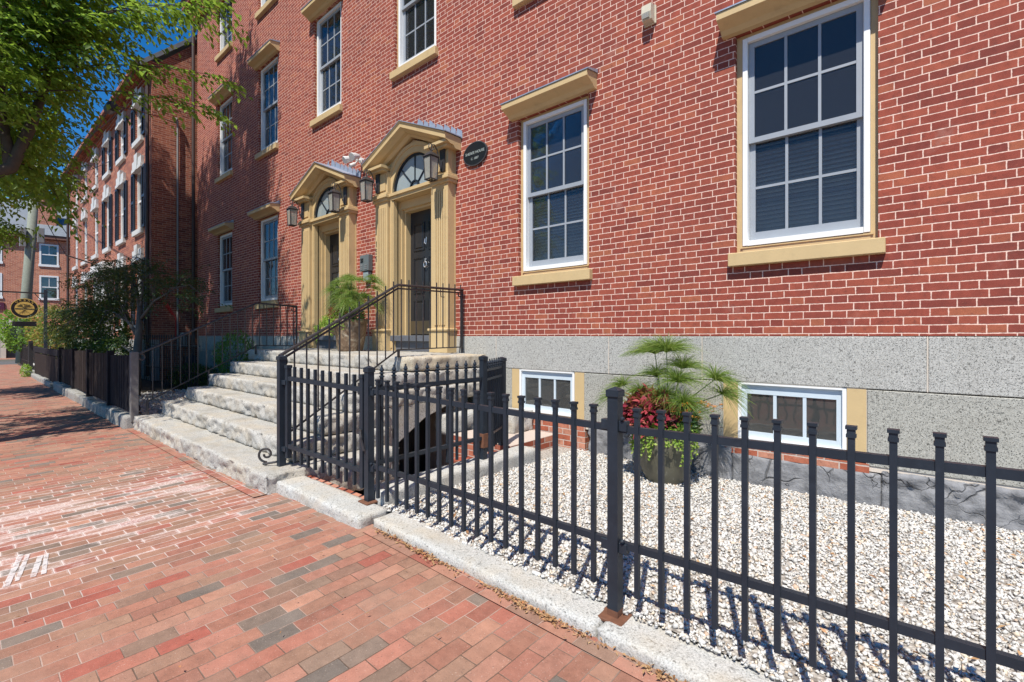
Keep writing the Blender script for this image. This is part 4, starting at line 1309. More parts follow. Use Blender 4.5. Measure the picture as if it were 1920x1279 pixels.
# ---------------------------------------------------------------- neighbouring row house
row = thing("row_house", (-26, 4, -.2), "three-storey red brick row house with white lintels and dark shutters", "house")
YN, NX0, NX1, NZ = -1.1, -34.35, -17.94, 9.25
NC = [-19.5, -22.0, -24.5, -27.05, -29.65, -32.3]
nh = []
for c in NC:
    nh += [(c - .5, c + .5, 4.72, 6.72), (c - .5, c + .5, 7.68, 8.9)]
for c in (NC[0], NC[1], NC[3], NC[4], NC[5]): nh.append((c - .5, c + .5, 1.6, 3.75))
nh.append((-25.1, -23.9, .5, 3.6))
w_ = MB(); wall_with_holes(w_, NX0, NX1, -.3, NZ, nh, y=YN, depth=.14)
w_.add([(NX1, YN, -.3), (NX1, 7.1, -.3), (NX1, 7.1, 9.55), (NX1, 3.0, 13.85), (NX1, YN, 9.55)], [(0, 1, 2, 3, 4)])
w_.add([(NX0, YN, -.3), (NX0, 10, -.3), (NX0, 10, NZ), (NX0, YN, NZ)], [(0, 3, 2, 1)])
w_.build("wall", m_brick2, row)
MB().box(NX0 + .1, NX1 - .1, .6, .7, -.2, NZ).build("interior", m_dark, row)
MB().box(NX0 - .003, NX1 + .004, YN - .012, YN + .2, -.3, 1.12).build("granite_base", m_granite, row)
e_ = MB()
for dy, a, b in ((.05, 9.2, 9.27), (.10, 9.27, 9.33), (.17, 9.43, 9.50), (.26, 9.50, 9.57), (.36, 9.57, 9.68)): e_.box(NX0 - dy * .6, NX1 + .02, YN - dy, YN + .3, a, b)
x = NX0
while x < NX1: e_.box(x, x + .09, YN - .13, YN + .3, 9.33, 9.43); x += .19
e_.build("dentil_eave", m_brick2, row)
MB().add([(NX0 - .3, YN - .38, 9.40), (NX1 + .05, YN - .38, 9.40), (NX1 + .05, 3.0, 13.92), (NX0 - .3, 3.0, 13.92), (NX1 + .05, 7.3, 9.4), (NX0 - .3, 7.3, 9.4)], [(0, 1, 2, 3), (3, 2, 4, 5)]).prism([(YN - .3, 9.42), (3.0, 13.82), (3.0, 13.95), (YN - .3, 9.58)], 'x', NX1 - .02, NX1 + .07).build("roof", m_slate, row)


def row_window(c, z0, z1, sh, wide=1.0):
    f = MB()
    y = YN + .05
    f.box(c - .5, c - .42, y, y + .1, z0, z1); f.box(c + .42, c + .5, y, y + .1, z0, z1); f.box(c - .42, c + .42, y, y + .1, z1 - .08, z1); f.box(c - .42, c + .42, y, y + .1, z0, z0 + .07)
    m_ = (z0 + z1) / 2
    f.box(c - .42, c + .42, y + .02, y + .09, m_ - .03, m_ + .03); f.box(c - .015, c + .015, y + .03, y + .08, z0, z1)
    win = f.build("window", m_white, row)
    MB().box(c - .42, c + .42, y + .055, y + .06, z0, z1).build("pane", m_glass, win)
    MB().box(c - .6, c + .6, YN - .09, YN + .1, z0 - .16, z0 - .002).build("sill", m_stonewhite, win)
    h = .31
    l = MB().prism([(c - .58, z1 + .0), (c + .58, z1 + .0), (c + .61, z1 + h), (c + .2, z1 + h), (c + .16, z1 + h + .14), (c - .16, z1 + h + .14), (c - .2, z1 + h), (c - .61, z1 + h)], 'y', YN - .08, YN + .05)
    l.prism([(c - .13, z1 - .04), (c + .13, z1 - .04), (c + .22, z1 + h + .16), (c - .22, z1 + h + .16)], 'y', YN - .11, YN + .05)
    l.box(c - .62, c + .62, YN - .10, YN + .05, z1 - .05, z1 + .06)
    l.build("lintel", m_stonewhite, win)
    if sh:
        for sx in (-1, 1):
            s = MB(); a, b = sorted((c + sx * .52, c + sx * .90))
            for q in (a, b - .05): s.box(q, q + .05, YN - .06, YN - .012, z0, z1 - .02)
            for zz in (z0, m_ - .04, z1 - .10): s.box(a + .05, b - .05, YN - .058, YN - .014, zz, zz + .08)
            zz = z0 + .1
            while zz < z1 - .12:
                s.add([(a + .05, YN - .05, zz), (b - .05, YN - .05, zz), (b - .05, YN - .02, zz + .05), (a + .05, YN - .02, zz + .05)], [(0, 1, 2, 3)]); zz += .06
            s.build("shutter", m_shut, win)
    return win


a = row_window(NC[0], 4.72, 6.72, True)
for c in NC[1:3]: clone(a, row, (c - NC[0], 0, 0))
b = row_window(NC[3], 4.72, 6.72, False)
for c in NC[4:]: clone(b, row, (c - NC[3], 0, 0))
a = row_window(NC[0], 7.68, 8.9, True)
for c in NC[1:3]: clone(a, row, (c - NC[0], 0, 0))
b = row_window(NC[3], 7.68, 8.9, False)
for c in NC[4:]: clone(b, row, (c - NC[3], 0, 0))
a = row_window(NC[0], 1.6, 3.75, True)
clone(a, row, (NC[1] - NC[0], 0, 0))
b = row_window(NC[3], 1.6, 3.75, False)
for c in NC[4:]: clone(b, row, (c - NC[3], 0, 0))
dc = MB()
for sx in (-1, 1): dc.box(-24.5 + sx * .62 - .25 * (sx > 0) * 0, -24.5 + sx * 1.05, YN - .30, YN + .05, -.1, 3.5, .02)
dc.box(-25.8, -23.2, YN - .5, YN + .05, 3.52, 3.80, .02); dc.box(-25.65, -23.35, YN - .38, YN + .05, 3.80, 4.05, .02)
dc = dc.build("entrance_portico", m_stonewhite, row)
MB().box(-25.05, -23.95, YN + .04, YN + .1, .5, 3.5).build("entrance_door", m_white, row)
MB().stone(-25.7, -23.3, YN - 1.2, YN - .3, -.2, .45, res=.2, amp=.01).build("doorstep", m_kerb, row)
for x, y in ((NX1 - .12, YN - .09), (NX0 + .1, YN - .09)):
    MB().tube([(x, YN - .34, 9.6), (x, YN - .30, 9.4), (x, y, 9.1), (x, y, 0)], .055, 8).build("downspout", m_pipe, row)
cdm = MB().tube([(NX1 + .06, -.45, 8.0), (NX1 + .06, -.45, .8)], .03, 8).tube([(NX1 + .06, -.45, 8.0), (NX1 + .08, -.5, 8.1), (NX1 + .14, -.55, 8.02)], .045, 8)
cdm.build("cable_conduit", m_zinc, row)
mb_ = MB().tube([(NX1 + .06, -.3, 1.35), (NX1 + .06, -.3, 1.2)], .09, 12).box(NX1 + .01, NX1 + .12, -.38, -.22, .9, 1.2)
mb_.build("gas_meter", m_zinc, row)
MB().tube([(NX1 + .06, -.5, 1.2), (NX1 + .06, -.5, 1.8), (NX1 + .06, -.95, 2.7)], .02, 6).tube([(NX1 + .06, -.58, 1.9), (NX1 + .06, -1.0, 2.55)], .02, 6).build("red_pipe", plain("red_pipe_paint", (0.4, 0.03, 0.03), 0.5), row)
MB().tube([(-27.7, YN, 4.42), (-27.7, YN - .9, 4.7)], .03, 6).tube([(-27.7, YN - .05, 4.0), (-27.7, YN - .05, 4.42)], .02, 6).build("sign_bracket", m_iron, row)

# ---------------------------------------------------------------- corner building across the side street
far = thing("corner_building", (-46, -3, -.2), "distant red brick corner building with slate roof and white sash windows", "building")
XF = -45.0
fw = MB(); fh = []
WY = [(-1.24, -.3), (-3.9, -2.95), (-6.6, -5.65), (1.6, 2.55)]
fh_ = []
for a, b in WY: fh_ += [(a, b, 3.75, 5.3), (a, b, 6.0, 7.42)]
tmp = MB(); wall_with_holes(tmp, -14, 6, 2.35, 7.7, fh_, y=0, depth=.12)
tmp.v = [(XF - y, x, z) for x, y, z in tmp.v]
tmp.add([(XF, -14, -.3), (XF - 9, -14, -.3), (XF - 9, -14, 7.7), (XF, -14, 7.7), (XF - 9, 6, -.3), (XF - 9, 6, 7.7)], [(0, 3, 2, 1), (1, 2, 5, 4)])
tmp.build("wall", m_brick3, far)
MB().box(XF - .6, XF - .5, -13.9, 5.9, 2.4, 7.6).build("interior", m_dark, far)
MB().box(XF - .5, XF + .30, -14.3, 6.3, 7.72, 7.98, .03).build("eave", plain("brown_eave", (0.2, 0.09, 0.06), 0.7), far)
MB().add([(XF + .35, -14.3, 7.99), (XF + .35, 6.3, 7.99), (XF - 5, 6.3, 11.2), (XF - 5, -14.3, 11.2), (XF - 10, 6.3, 7.99), (XF - 10, -14.3, 7.99)],
         [(0, 1, 2, 3), (3, 2, 4, 5), (0, 3, 5), (1, 4, 2)]).build("roof", m_slate, far)
MB().box(XF - 2.2, XF - 1.2, -1.5, -.5, 8.5, 10.5).box(XF - 2.3, XF - 1.1, -1.6, -.4, 10.5, 10.7).build("chimney", m_brick3, far)
first = None
for a, b in WY:
    for z0, z1 in ((3.75, 5.3), (6.0, 7.42)):
        f = MB()
        f.box(XF - .08, XF + .03, a, a + .09, z0, z1); f.box(XF - .08, XF + .03, b - .09, b, z0, z1)
        f.box(XF - .08, XF + .03, a + .09, b - .09, z1 - .1, z1); f.box(XF - .08, XF + .06, a - .04, b + .04, z0 - .1, z0 + .05)
        m_ = (z0 + z1) / 2
        f.box(XF - .07, XF, a + .09, b - .09, m_ - .03, m_ + .03); f.box(XF - .06, XF - .01, (a + b) / 2 - .015, (a + b) / 2 + .015, m_, z1)
        win = f.build("window", m_white, far)
        MB().box(XF - .05, XF - .045, a + .05, b - .05, z0, z1).build("pane", m_glass_far, win)
sf = MB().box(XF - .1, XF + .12, -14, 6, 1.95, 2.33, .02)
for y in (-6.2, -4.0, -2.9, .5, 3.0): sf.box(XF - .1, XF + .08, y - .13, y + .13, -.2, 1.95)
sf.build("shopfront", plain("cream_shopfront", (0.55, 0.5, 0.42), 0.6), far)
MB().box(XF - .3, XF - .15, -14, 6, -.2, 1.95).build("shop_window", plain("dark_shop_glass", (0.03, 0.035, 0.05), 0.1), far)
MB().prism([(-2.0, 2.33), (-1.2, 1.85), (2.8, 1.85), (2.8, 2.4), (-1.9, 2.4)][:0] or [(XF + .12, 2.5), (XF + .9, 2.0), (XF + .9, 1.9), (XF + .12, 2.3)], 'y', -1.9, 2.8).build("awning", plain("red_awning", (0.45, 0.12, 0.10), 0.8), far)
sg = MB().box(XF + .01, XF + .07, -6.6, -2.85, 2.95, 3.40).build("shop_sign", plain("purple_sign", (0.09, 0.01, 0.035), 0.5), far)
text_to(MB(), "mallow", .34, Matrix.Translation((XF + .075, -3.52, 3.15)) @ FACE_X, .01).build("lettering", m_white, sg)

far.rotation_euler = (0, 0, R(-9.5))

# ---------------------------------------------------------------- utility pole, cables
pole = thing("utility_pole", (-37, -2.7, -.2), "leaning grey-green wooden utility pole in front of the corner building", "utility pole")
mp = plain("grey_green_pole", (0.23, 0.25, 0.20), 0.9, vary=0.35, scale=12, bump=0.5)
MB().tube([(-36.2, -2.78, -.2), (-36.0, -2.62, 3.2), (-35.6, -2.25, 10.5)], [.24, .22, .17], 14).build("pole", mp, pole, True)
MB().box(-35.75, -35.55, -2.24, -1.96, 6.2, 7.0, .02).box(-35.75, -35.5, -2.9, -2.65, 5.9, 6.9, .02).build("junction_box", m_zinc, pole)


def cable(pts, r, lab, name="overhead_cable", sag=0.0, cat="cable", grp="overhead cables"):
    a, b = Vector(pts[0]), Vector(pts[1])
    P = [a.lerp(b, t) - Vector((0, 0, sag * 4 * t * (1 - t))) for t in np.linspace(0, 1, 24)]
    return tag(MB().tube(P, r, 5).build(name, m_shut), lab, cat, grp)


cable(((-35.6, -2.3, 9.4), (-17.85, -.5, 8.05)), .012, "thin cable sagging across the row house front to the conduit head", sag=.5)
cable(((-35.6, -2.4, 10.0), (-9.5, -4.2, 7.0)), .018, "thick cable crossing the sky above the street", sag=.25)
cable(((-35.6, -2.3, 9.9), (-17.7, -.9, 9.3)), .014, "cable reaching the top corner of the row house", sag=.25)
cable(((-35.7, -2.2, 8.2), (-44.9, 1.2, 5.0)), .02, "cable drooping from the pole to the corner building", sag=.5)
cable(((-35.7, -2.2, 9.0), (-44.9, 2.6, 4.4)), .02, "lower cable drooping from the pole to the corner building", sag=.4)
cs = thing("cable_splice", (-12.6, -3.0, 6.0), "black cylindrical cable splice hanging beside the row house corner", "cable splice")
MB().tube([(-13.3, -2.86, 6.12), (-13.25, -2.87, 6.11), (-12.75, -2.90, 6.02), (-12.7, -2.9, 6.01)], [.05, .10, .10, .05], 14).build("closure", m_shut, cs)
cable(((-12.72, -2.9, 6.02), (-17.85, -.5, 7.95)), .012, "slack cable from the black splice to the conduit head", sag=-.05)

# ---------------------------------------------------------------- hanging oval sign
hs = thing("hanging_sign", (-25.4, -2.8, -.2), "black post with an oval gold and black tree sign hanging from its arm", "sign")
SX, SYC = -25.3, -3.37
MB().box(SX - .05, SX + .05, -2.86, -2.76, -.2, 3.0).build("post", m_shut, hs)
MB().box(SX - .025, SX + .025, -4.35, -2.86, 2.83, 2.88).tube([(SX, -2.86, 2.5), (SX, -3.1, 2.83)], .015, 5).tube([(SX, -2.8, 3.02), (SX, -2.55, 2.95), (SX, -2.5, 2.85)], .015, 5).build("arm", m_iron, hs)
n = 44
E_ = lambda ry, rz, x: [(x, SYC + ry * math.cos(2 * math.pi * i / n), 2.26 + rz * math.sin(2 * math.pi * i / n)) for i in range(n)]
bd = MB().add(E_(.37, .37, SX - .02) + E_(.37, .37, SX + .02), [tuple(range(n)), tuple(range(n, 2 * n))[::-1]] + [(i, (i + 1) % n, n + (i + 1) % n, n + i) for i in range(n)]).build("board", m_board, hs)
m_gold = plain("gold_leaf", (0.62, 0.40, 0.10), 0.45, vary=0.2)
MB().add(E_(.26, .25, SX + .022), [tuple(range(n))[::-1]]).build("gold_oval", m_gold, bd)
MB().add(E_(.375, .375, SX + .023) + E_(.352, .352, SX + .023), [(i, (i + 1) % n, n + (i + 1) % n, n + i) for i in range(n)]).build("gold_rim", m_gold, bd)
tr = MB()
for k in range(46):
    t = random.uniform(-1, 1); a = random.uniform(0, math.pi)
    cy, cz = SYC + .17 * t, 2.36 + .05 * math.sin(a) - .05 * t * t + random.uniform(-.02, .02)
    tr.box(SX + .023, SX + .027, cy - .018, cy + .018, cz - .004, cz + .004)
for t in (-1, -.5, 0, .5, 1): tr.tube([(SX + .025, SYC, 2.24), (SX + .025, SYC + .06 * t, 2.32), (SX + .025, SYC + .2 * t, 2.37 - .02 * abs(t))], .007, 4)
tr.box(SX + .023, SX + .027, SYC - .25, SYC - .03, 2.225, 2.265); tr.box(SX + .023, SX + .027, SYC + .03, SYC + .25, 2.225, 2.265)
for t in (-1, -.5, 0, .5, 1): tr.tube([(SX + .025, SYC, 2.22), (SX + .025, SYC + .08 * t, 2.13), (SX + .025, SYC + .14 * t, 2.08)], .004, 4)
tr.build("tree_emblem", plain("dark_green_paint", (0.05, 0.05, 0.03), 0.6), bd)
ll = MB()
for i, ch in enumerate("URBAN"):
    a = R(132 - 21 * i)
    text_to(ll, ch, .10, Matrix.Translation((SX + .023, SYC + .305 * math.cos(a) * -1 * -1, 2.26 + .305 * math.sin(a))) @ Matrix.Rotation(a - R(90), 4, 'X') @ FACE_X, .004)
ll.build("lettering", m_gold, bd)
MB().tube([(SX, SYC - .2, 2.83), (SX, SYC - .2, 2.56)], .008, 4).tube([(SX, SYC + .2, 2.83), (SX, SYC + .2, 2.56)], .008, 4).tube([(SX, SYC - .25, 2.0), (SX, SYC - .25, 1.75)], .008, 4).tube([(SX, SYC + .25, 2.0), (SX, SYC + .25, 1.75)], .008, 4).build("chain", m_iron, hs)
MB().box(SX - .015, SX + .015, SYC - .32, SYC + .32, 1.6, 1.78).build("plank", m_board, hs)
# ---------------------------------------------------------------- foliage helpers
def sprays(B, dirs, length, m, L, W, droop=.25, spread=55, jitter=.25):
    """leafy twigs: alternate leaves in a flat drooping spray; returns leaf arrays"""
    n = len(B)
    dirs = dirs / np.linalg.norm(dirs, axis=1, keepdims=True)
    up = np.array([0, 0, 1.0]) + rng.normal(0, .22, (n, 3))
    side = np.cross(dirs, up); side /= np.maximum(np.linalg.norm(side, axis=1, keepdims=True), 1e-6)
    nor = np.cross(side, dirs)
    s = (np.arange(m) + .6) / m
    sl = s[None, :] * length[:, None]
    P = B[:, None] + dirs[:, None] * sl[..., None] - np.array([0, 0, 1.0]) * (droop * (s ** 2)[None, :] * length[:, None])[..., None]
    sg = np.where(np.arange(m) % 2 == 0, 1.0, -1.0)[None, :, None]
    a = R(spread)
    D = dirs[:, None] * math.cos(a) + side[:, None] * sg * math.sin(a) - np.array([0, 0, 1]) * (.25 + .35 * s)[None, :, None]
    D = D + rng.normal(0, jitter, D.shape)
    N = nor[:, None] + rng.normal(0, jitter, D.shape)
    k = n * m
    sc = rng.uniform(.7, 1.2, k)
    return P.reshape(k, 3), D.reshape(k, 3), N.reshape(k, 3), L * sc, W * sc


def in_ellipsoids(E, n, shell=.35):
    out = []
    wts = np.array([e[1][0] * e[1][1] * e[1][2] for e in E]); wts = wts / wts.sum()
    for (c, r), w_ in zip(E, wts):
        k = int(n * w_) + 1
        u = unit(k); rad = (shell + (1 - shell) * rng.uniform(0, 1, k)) ** .6
        out.append(np.array(c) + u * np.array(r) * rad[:, None])
    return np.concatenate(out)


def leafy_tree(name, label, cat, trunk, limbs, E, n_cl, per, leaf, length, L, W, mat, bark, m=13, cl_r=.45, group=None, drop=None, core=None, twigs=None, extra=()):
    base = trunk[0][0]
    r = thing(name, base, label, cat, group)
    t = MB().tube([p for p, _ in trunk], [q for _, q in trunk], 12)
    t = t.build("trunk", bark, r, True)
    ends = []
    for lb in limbs:
        l = MB().tube([p for p, _ in lb], [q for _, q in lb], 8); l.build("limb", bark, r, True)
        ends += [Vector(p) for p, _ in lb[1:]]
    cl = in_ellipsoids(E, n_cl)
    if drop is not None: cl = cl[~drop(cl)]
    tw = twigs or MB()
    EP = np.array([list(e) for e in ends])
    for c in cl[::2]:
        i = int(np.argmin(((EP - c) ** 2).sum(1)))
        a, b = ends[i], Vector(c)
        mid = a.lerp(b, .5) + Vector((0, 0, .15))
        tw.tube([a, mid, b], [.022, .013, .005], 4, cap=False)
    tw.build("branch", bark, r)
    n = len(cl) * per
    C = np.repeat(cl, per, 0)
    off = unit(n) * (rng.uniform(0, 1, (n, 1)) ** .5) * cl_r * np.array([1, 1, .7])
    cen = np.array(core if core else E[0][0])
    outd = (C - cen); outd /= np.maximum(np.linalg.norm(outd, axis=1, keepdims=True), 1e-6)
    d = outd * .7 + unit(n) * .8; d[:, 2] = d[:, 2] * .4 - .05
    P, D, N, l_, w_ = sprays(C + off, d, rng.uniform(.6, 1.1, n) * length, m, L, W)
    allp = [(P, D, N, l_, w_)] + list(extra)
    leaves_obj("crown", *[np.concatenate([q[k] for q in allp]) for k in range(5)], mat, r)
    return r


m_leaf = leaf_mat("elm_leaf", [(0, (0.075, 0.14, 0.02)), (0.45, (0.13, 0.235, 0.03)), (0.8, (0.19, 0.32, 0.05)), (0.975, (0.28, 0.40, 0.075)), (1, (0.45, 0.26, 0.05))], .55)
m_leaf2 = leaf_mat("maple_leaf", [(0, (0.018, 0.045, 0.018)), (0.6, (0.034, 0.075, 0.026)), (0.9, (0.055, 0.10, 0.03)), (1, (0.09, 0.05, 0.02))], .2)
m_hedge = leaf_mat("hedge_leaf", [(0, (0.02, 0.05, 0.012)), (0.7, (0.04, 0.09, 0.02)), (1, (0.08, 0.13, 0.03))], .25)
m_lime = leaf_mat("lime_leaf", [(0, (0.16, 0.28, 0.03)), (0.6, (0.26, 0.40, 0.06)), (1, (0.42, 0.48, 0.12))], .4)
m_fresh = leaf_mat("fresh_green_leaf", [(0, (0.08, 0.19, 0.02)), (0.7, (0.14, 0.30, 0.04)), (1, (0.25, 0.36, 0.05))], .4)
m_bark = plain("brown_bark", (0.065, 0.048, 0.034), 0.9, vary=0.45, scale=9, bump=0.9)
m_bark2 = plain("grey_bark", (0.09, 0.085, 0.075), 0.9, vary=0.4, scale=14, bump=0.6)

# street tree overhead
TX, TY = -9.2, -6.4
trunk = [((TX, TY, -.2), .24), ((TX + .02, TY + .03, 1.2), .20), ((TX + .05, TY + .2, 2.1), .19), ((TX + .05, TY + .5, 2.6), .17)]
limbs = [
    [((TX + .05, TY + .45, 2.55), .11), ((-8.95, -5.3, 2.85), .085), ((-8.70, -4.56, 3.36), .07), ((-8.92, -4.37, 4.0), .06), ((-9.2, -4.1, 5.2), .03)],
    [((-8.71, -4.56, 3.36), .07), ((-8.98, -4.6, 3.9), .055), ((-9.4, -4.7, 4.7), .04), ((-9.9, -4.6, 5.6), .025)],
    [((TX + .05, TY + .4, 2.4), .14), ((TX - .3, TY + .2, 4.0), .12), ((TX - .8, TY + .1, 6.0), .09), ((TX - 1.6, TY - .2, 8.5), .06), ((TX - 2.2, TY - .2, 11.0), .03)],
    [((TX - .3, TY + .2, 4.0), .08), ((TX - 1.4, TY + .9, 5.2), .06), ((TX - 2.6, TY + 1.8, 6.4), .03)],
    [((TX - .6, TY + .2, 5.2), .07), ((TX + .6, TY + 1.4, 6.4), .05), ((TX + 1.3, TY + 2.2, 7.4), .03)],
    [((TX - 1.2, TY, 7.2), .06), ((TX - 2.6, TY + .6, 8.6), .04), ((TX - 3.4, TY + 1.0, 10.2), .02)],
]
E1 = [((-10.3, -5.1, 6.0), (2.3, 1.4, 2.8)), ((-9.2, -4.95, 5.3), (1.2, 1.05, 1.6)), ((-8.9, -4.3, 6.6), (1.0, 1.1, 1.0)), ((-10.1, -6.7, 4.4), (1.5, .9, 1.0)),
      ((-11.8, -5.8, 10.4), (2.6, 2.0, 2.2)), ((-12.4, -4.6, 12.9), (2.1, 1.8, 2.3))]


def bough(tw, arrs, a, tip, n, L=.096, W=.054):
    """a long leafy shoot reaching out of the crown"""
    a, b = Vector(a), Vector(tip)
    mid = a.lerp(b, .55) + Vector((0, 0, .3))
    bz = lambda q: a.lerp(mid, q).lerp(mid.lerp(b, q), q)
    tw.tube([bz(t) for t in np.linspace(0, 1, 14)], list(np.linspace(.013, .003, 14)), 5, False)
    n = int(n * 1.9); t = rng.uniform(.02, 1, n)
    B = np.array([list(bz(q)) for q in t]) + rng.normal(0, .04, (n, 3))
    d = np.array(list((b - mid).normalized())) + unit(n) * .75; d[:, 2] = d[:, 2] * .35 - .12
    arrs.append(sprays(B, d, rng.uniform(.3, .6, n), 10, L, W))


TWIGS, SHOOTS = MB(), []
for tip, n in (((-7.15, -2.55, 5.75), 26), ((-7.65, -2.6, 4.95), 24), ((-7.9, -2.6, 4.55), 20), ((-8.8, -3.5, 5.5), 18), ((-8.2, -2.9, 5.9), 26), 
               ((-7.7, -2.9, 6.3), 26), ((-8.9, -4.1, 3.1), 16), ((-9.2, -4.3, 3.3), 16), ((-8.2, -3.7, 5.0), 20), ((-7.3, -3.0, 5.6), 22)):
    bough(TWIGS, SHOOTS, (-9.0, -4.6, 3.8 + .6 * (tip[2] - 3.6)), tip, n)
leafy_tree("street_tree", "large leafy street tree whose bright green boughs hang into the upper left corner", "tree", trunk, limbs, E1, 620, 11, m_leaf, .62, .096, .054, m_leaf, m_bark, core=(-10.0, -6.0, 6.0), twigs=TWIGS, extra=SHOOTS)
tr2 = [((-17.2, -6.5, -.2), .22), ((-17.1, -6.4, 2.4), .17), ((-17.0, -6.1, 4.0), .12)]
lb2 = [[((-17.0, -6.1, 3.9), .1), ((-16.2, -5.0, 5.4), .06), ((-15.4, -4.3, 6.6), .03)], [((-17.0, -6.1, 3.9), .1), ((-18.4, -5.0, 5.4), .06), ((-19.4, -4.4, 6.6), .03)], [((-17.0, -6.1, 3.9), .1), ((-17.2, -6.4, 7.0), .05)]]
leafy_tree("street_tree", "second street tree farther down the sidewalk, leaves hanging in front of the utility pole", "tree", tr2, lb2, [((-16.6, -5.3, 5.6), (2.6, 2.3, 2.2)), ((-14.8, -5.6, 11.3), (2.7, 2.3, 2.9))], 360, 12, m_leaf, .6, .11, .06, m_leaf, m_bark, m=11, cl_r=.32)
# trees behind the far roofs
leafy_tree("background_tree", "leafy green tree rising behind the slate roof of the corner building", "tree", [((-60, 3, -.2), .4), ((-60, 3, 6), .3)],
           [[((-60, 3, 6), .2), ((-60, 1, 10), .1)], [((-60, 3, 6), .2), ((-60, 5, 10), .1)]], [((-60, 3, 12.5), (4, 6, 4.5))], 160, 6, m_hedge, 1.6, .4, .25, m_leaf, m_bark, m=8, cl_r=1.2)

# Japanese maple in the garden
tm = [((-13.1, -2.45, -.15), .10), ((-13.15, -2.42, .7), .085), ((-13.3, -2.35, 1.3), .07), ((-13.45, -2.3, 1.9), .05)]
lm = [[((-13.3, -2.35, 1.2), .05), ((-14.6, -2.3, 1.6), .035), ((-16.4, -2.3, 1.9), .02), ((-18.4, -2.4, 2.0), .012)], [((-13.2, -2.4, .8), .04), ((-14.6, -2.4, 1.0), .028), ((-16.8, -2.5, .9), .015)],
      [((-13.4, -2.3, 1.7), .04), ((-14.3, -2.2, 2.4), .03), ((-15.6, -2.2, 2.8), .015)], [((-13.4, -2.3, 1.6), .04), ((-12.7, -2.2, 2.0), .025), ((-11.9, -2.0, 2.25), .012)], [((-13.45, -2.3, 1.8), .03), ((-13.6, -2.2, 2.5), .02), ((-14.0, -2.1, 3.0), .01)]]
leafy_tree("japanese_maple", "dark Japanese maple with fine hanging foliage above the slatted garden fence", "tree", tm, lm,
           [((-16.5, -2.4, 2.35), (2.7, .6, .8)), ((-20.0, -2.5, 1.7), (3.0, .6, .75)), ((-13.6, -2.3, 2.6), (1.1, .5, .65)), ((-11.7, -2.0, 2.15), (.85, .45, .45)), ((-16.0, -2.5, 1.2), (1.6, .4, .5))], 215, 8, m_leaf2, .45, .08, .028, m_leaf2, m_bark2, m=12, cl_r=.32, core=(-15, -2.4, 1.0))


def bush(name, label, c, rad, n, L, W, mat, cat="shrub", stems=True, shell=.5, group=None):
    r = thing(name, (c[0], c[1], c[2] - rad[2]), label, cat, group)
    P = in_ellipsoids([(c, rad)], n, shell)
    n = len(P)
    lump = np.array([noise.noise(Vector(p) * (1.6 / max(rad))) for p in P])
    P = np.array(c) + (P - np.array(c)) * (1 + .35 * lump)[:, None]
    D = (P - np.array(c)); D /= np.maximum(np.linalg.norm(D, axis=1, keepdims=True), 1e-6)
    D = D + unit(n) * .9
    leaves_obj("foliage", P, D, unit(n) * .8 + np.array([0, 0, 1]), L * rng.uniform(.7, 1.25, n), W * rng.uniform(.7, 1.25, n), mat, r)
    if stems:
        s = MB()
        for _ in range(9):
            q = in_ellipsoids([(c, tuple(.75 * k for k in rad))], 1)[0]
            b = Vector((c[0] + random.uniform(-.1, .1), c[1] + random.uniform(-.1, .1), c[2] - rad[2]))
            s.tube([b, b.lerp(Vector(q), .5) + Vector((0, 0, .08)), Vector(q)], [.016, .012, .005], 5, False)
        s.build("stem", m_bark2, r)
    return r


bush("bright_shrub", "bright sunlit yellow-green shrub behind the maple, in front of the white doorway", (-18.6, -2.0, 1.5), (1.0, .5, .8), 2600, .09, .05, m_fresh)
bush("low_hedge", "low clipped dark hedge behind the left stair railing", (-14.4, -1.0, .12), (1.6, .35, .36), 3600, .05, .03, m_hedge)
bush("low_hedge", "low dark hedge strip at the foot of the house wall, right of the downspout", (-15.5, -.45, .1), (1.4, .3, .3), 2200, .05, .03, m_hedge)
bush("garden_bush", "airy mid-green bush against the granite base beside the steps", (-12.9, -.55, .75), (.85, .4, .55), 2600, .07, .025, m_fresh)
bush("garden_bush", "dark reddish-green bush low beside the landing", (-11.5, -.5, .35), (.85, .35, .42), 1900, .06, .035, m_hedge)
bush("garden_shrub", "dark shrub filling the garden behind the boarded fence", (-20.5, -2.3, .55), (2.6, .5, .55), 4200, .08, .045, m_leaf2)
bush("garden_shrub", "grey-green shrub low between the maple trunk and the fence", (-15.6, -2.4, .75), (1.0, .35, .5), 1700, .07, .045, m_hedge)
bush("flowering_shrub", "sunlit shrub with reddish tips below the hanging sign", (-27.5, -2.4, 1.4), (1.7, .7, 1.1), 3000, .12, .07, leaf_mat("tinted_leaf", [(0, (0.10, 0.15, 0.03)), (0.5, (0.22, 0.26, 0.06)), (0.8, (0.40, 0.24, 0.08)), (1, (0.42, 0.12, 0.08))], .4))
bush("roadside_bush", "pale green bush at the foot of the utility pole", (-33, -3.0, 1.5), (1.4, .8, 1.0), 2200, .14, .08, m_fresh)
bush("edge_plant", "small yellow-green plant on the sidewalk edge in front of the boarded fence", (-23.9, -3.42, .0), (.32, .12, .22), 420, .07, .04, m_lime, stems=False)


# ---------------------------------------------------------------- planted pots
def pot_soil(r, c, rad, z):
    MB().lathe([(rad, 0), (rad * .5, .015), (.01, .02)], (c[0], c[1], z), 20).build("soil", m_bed, r)


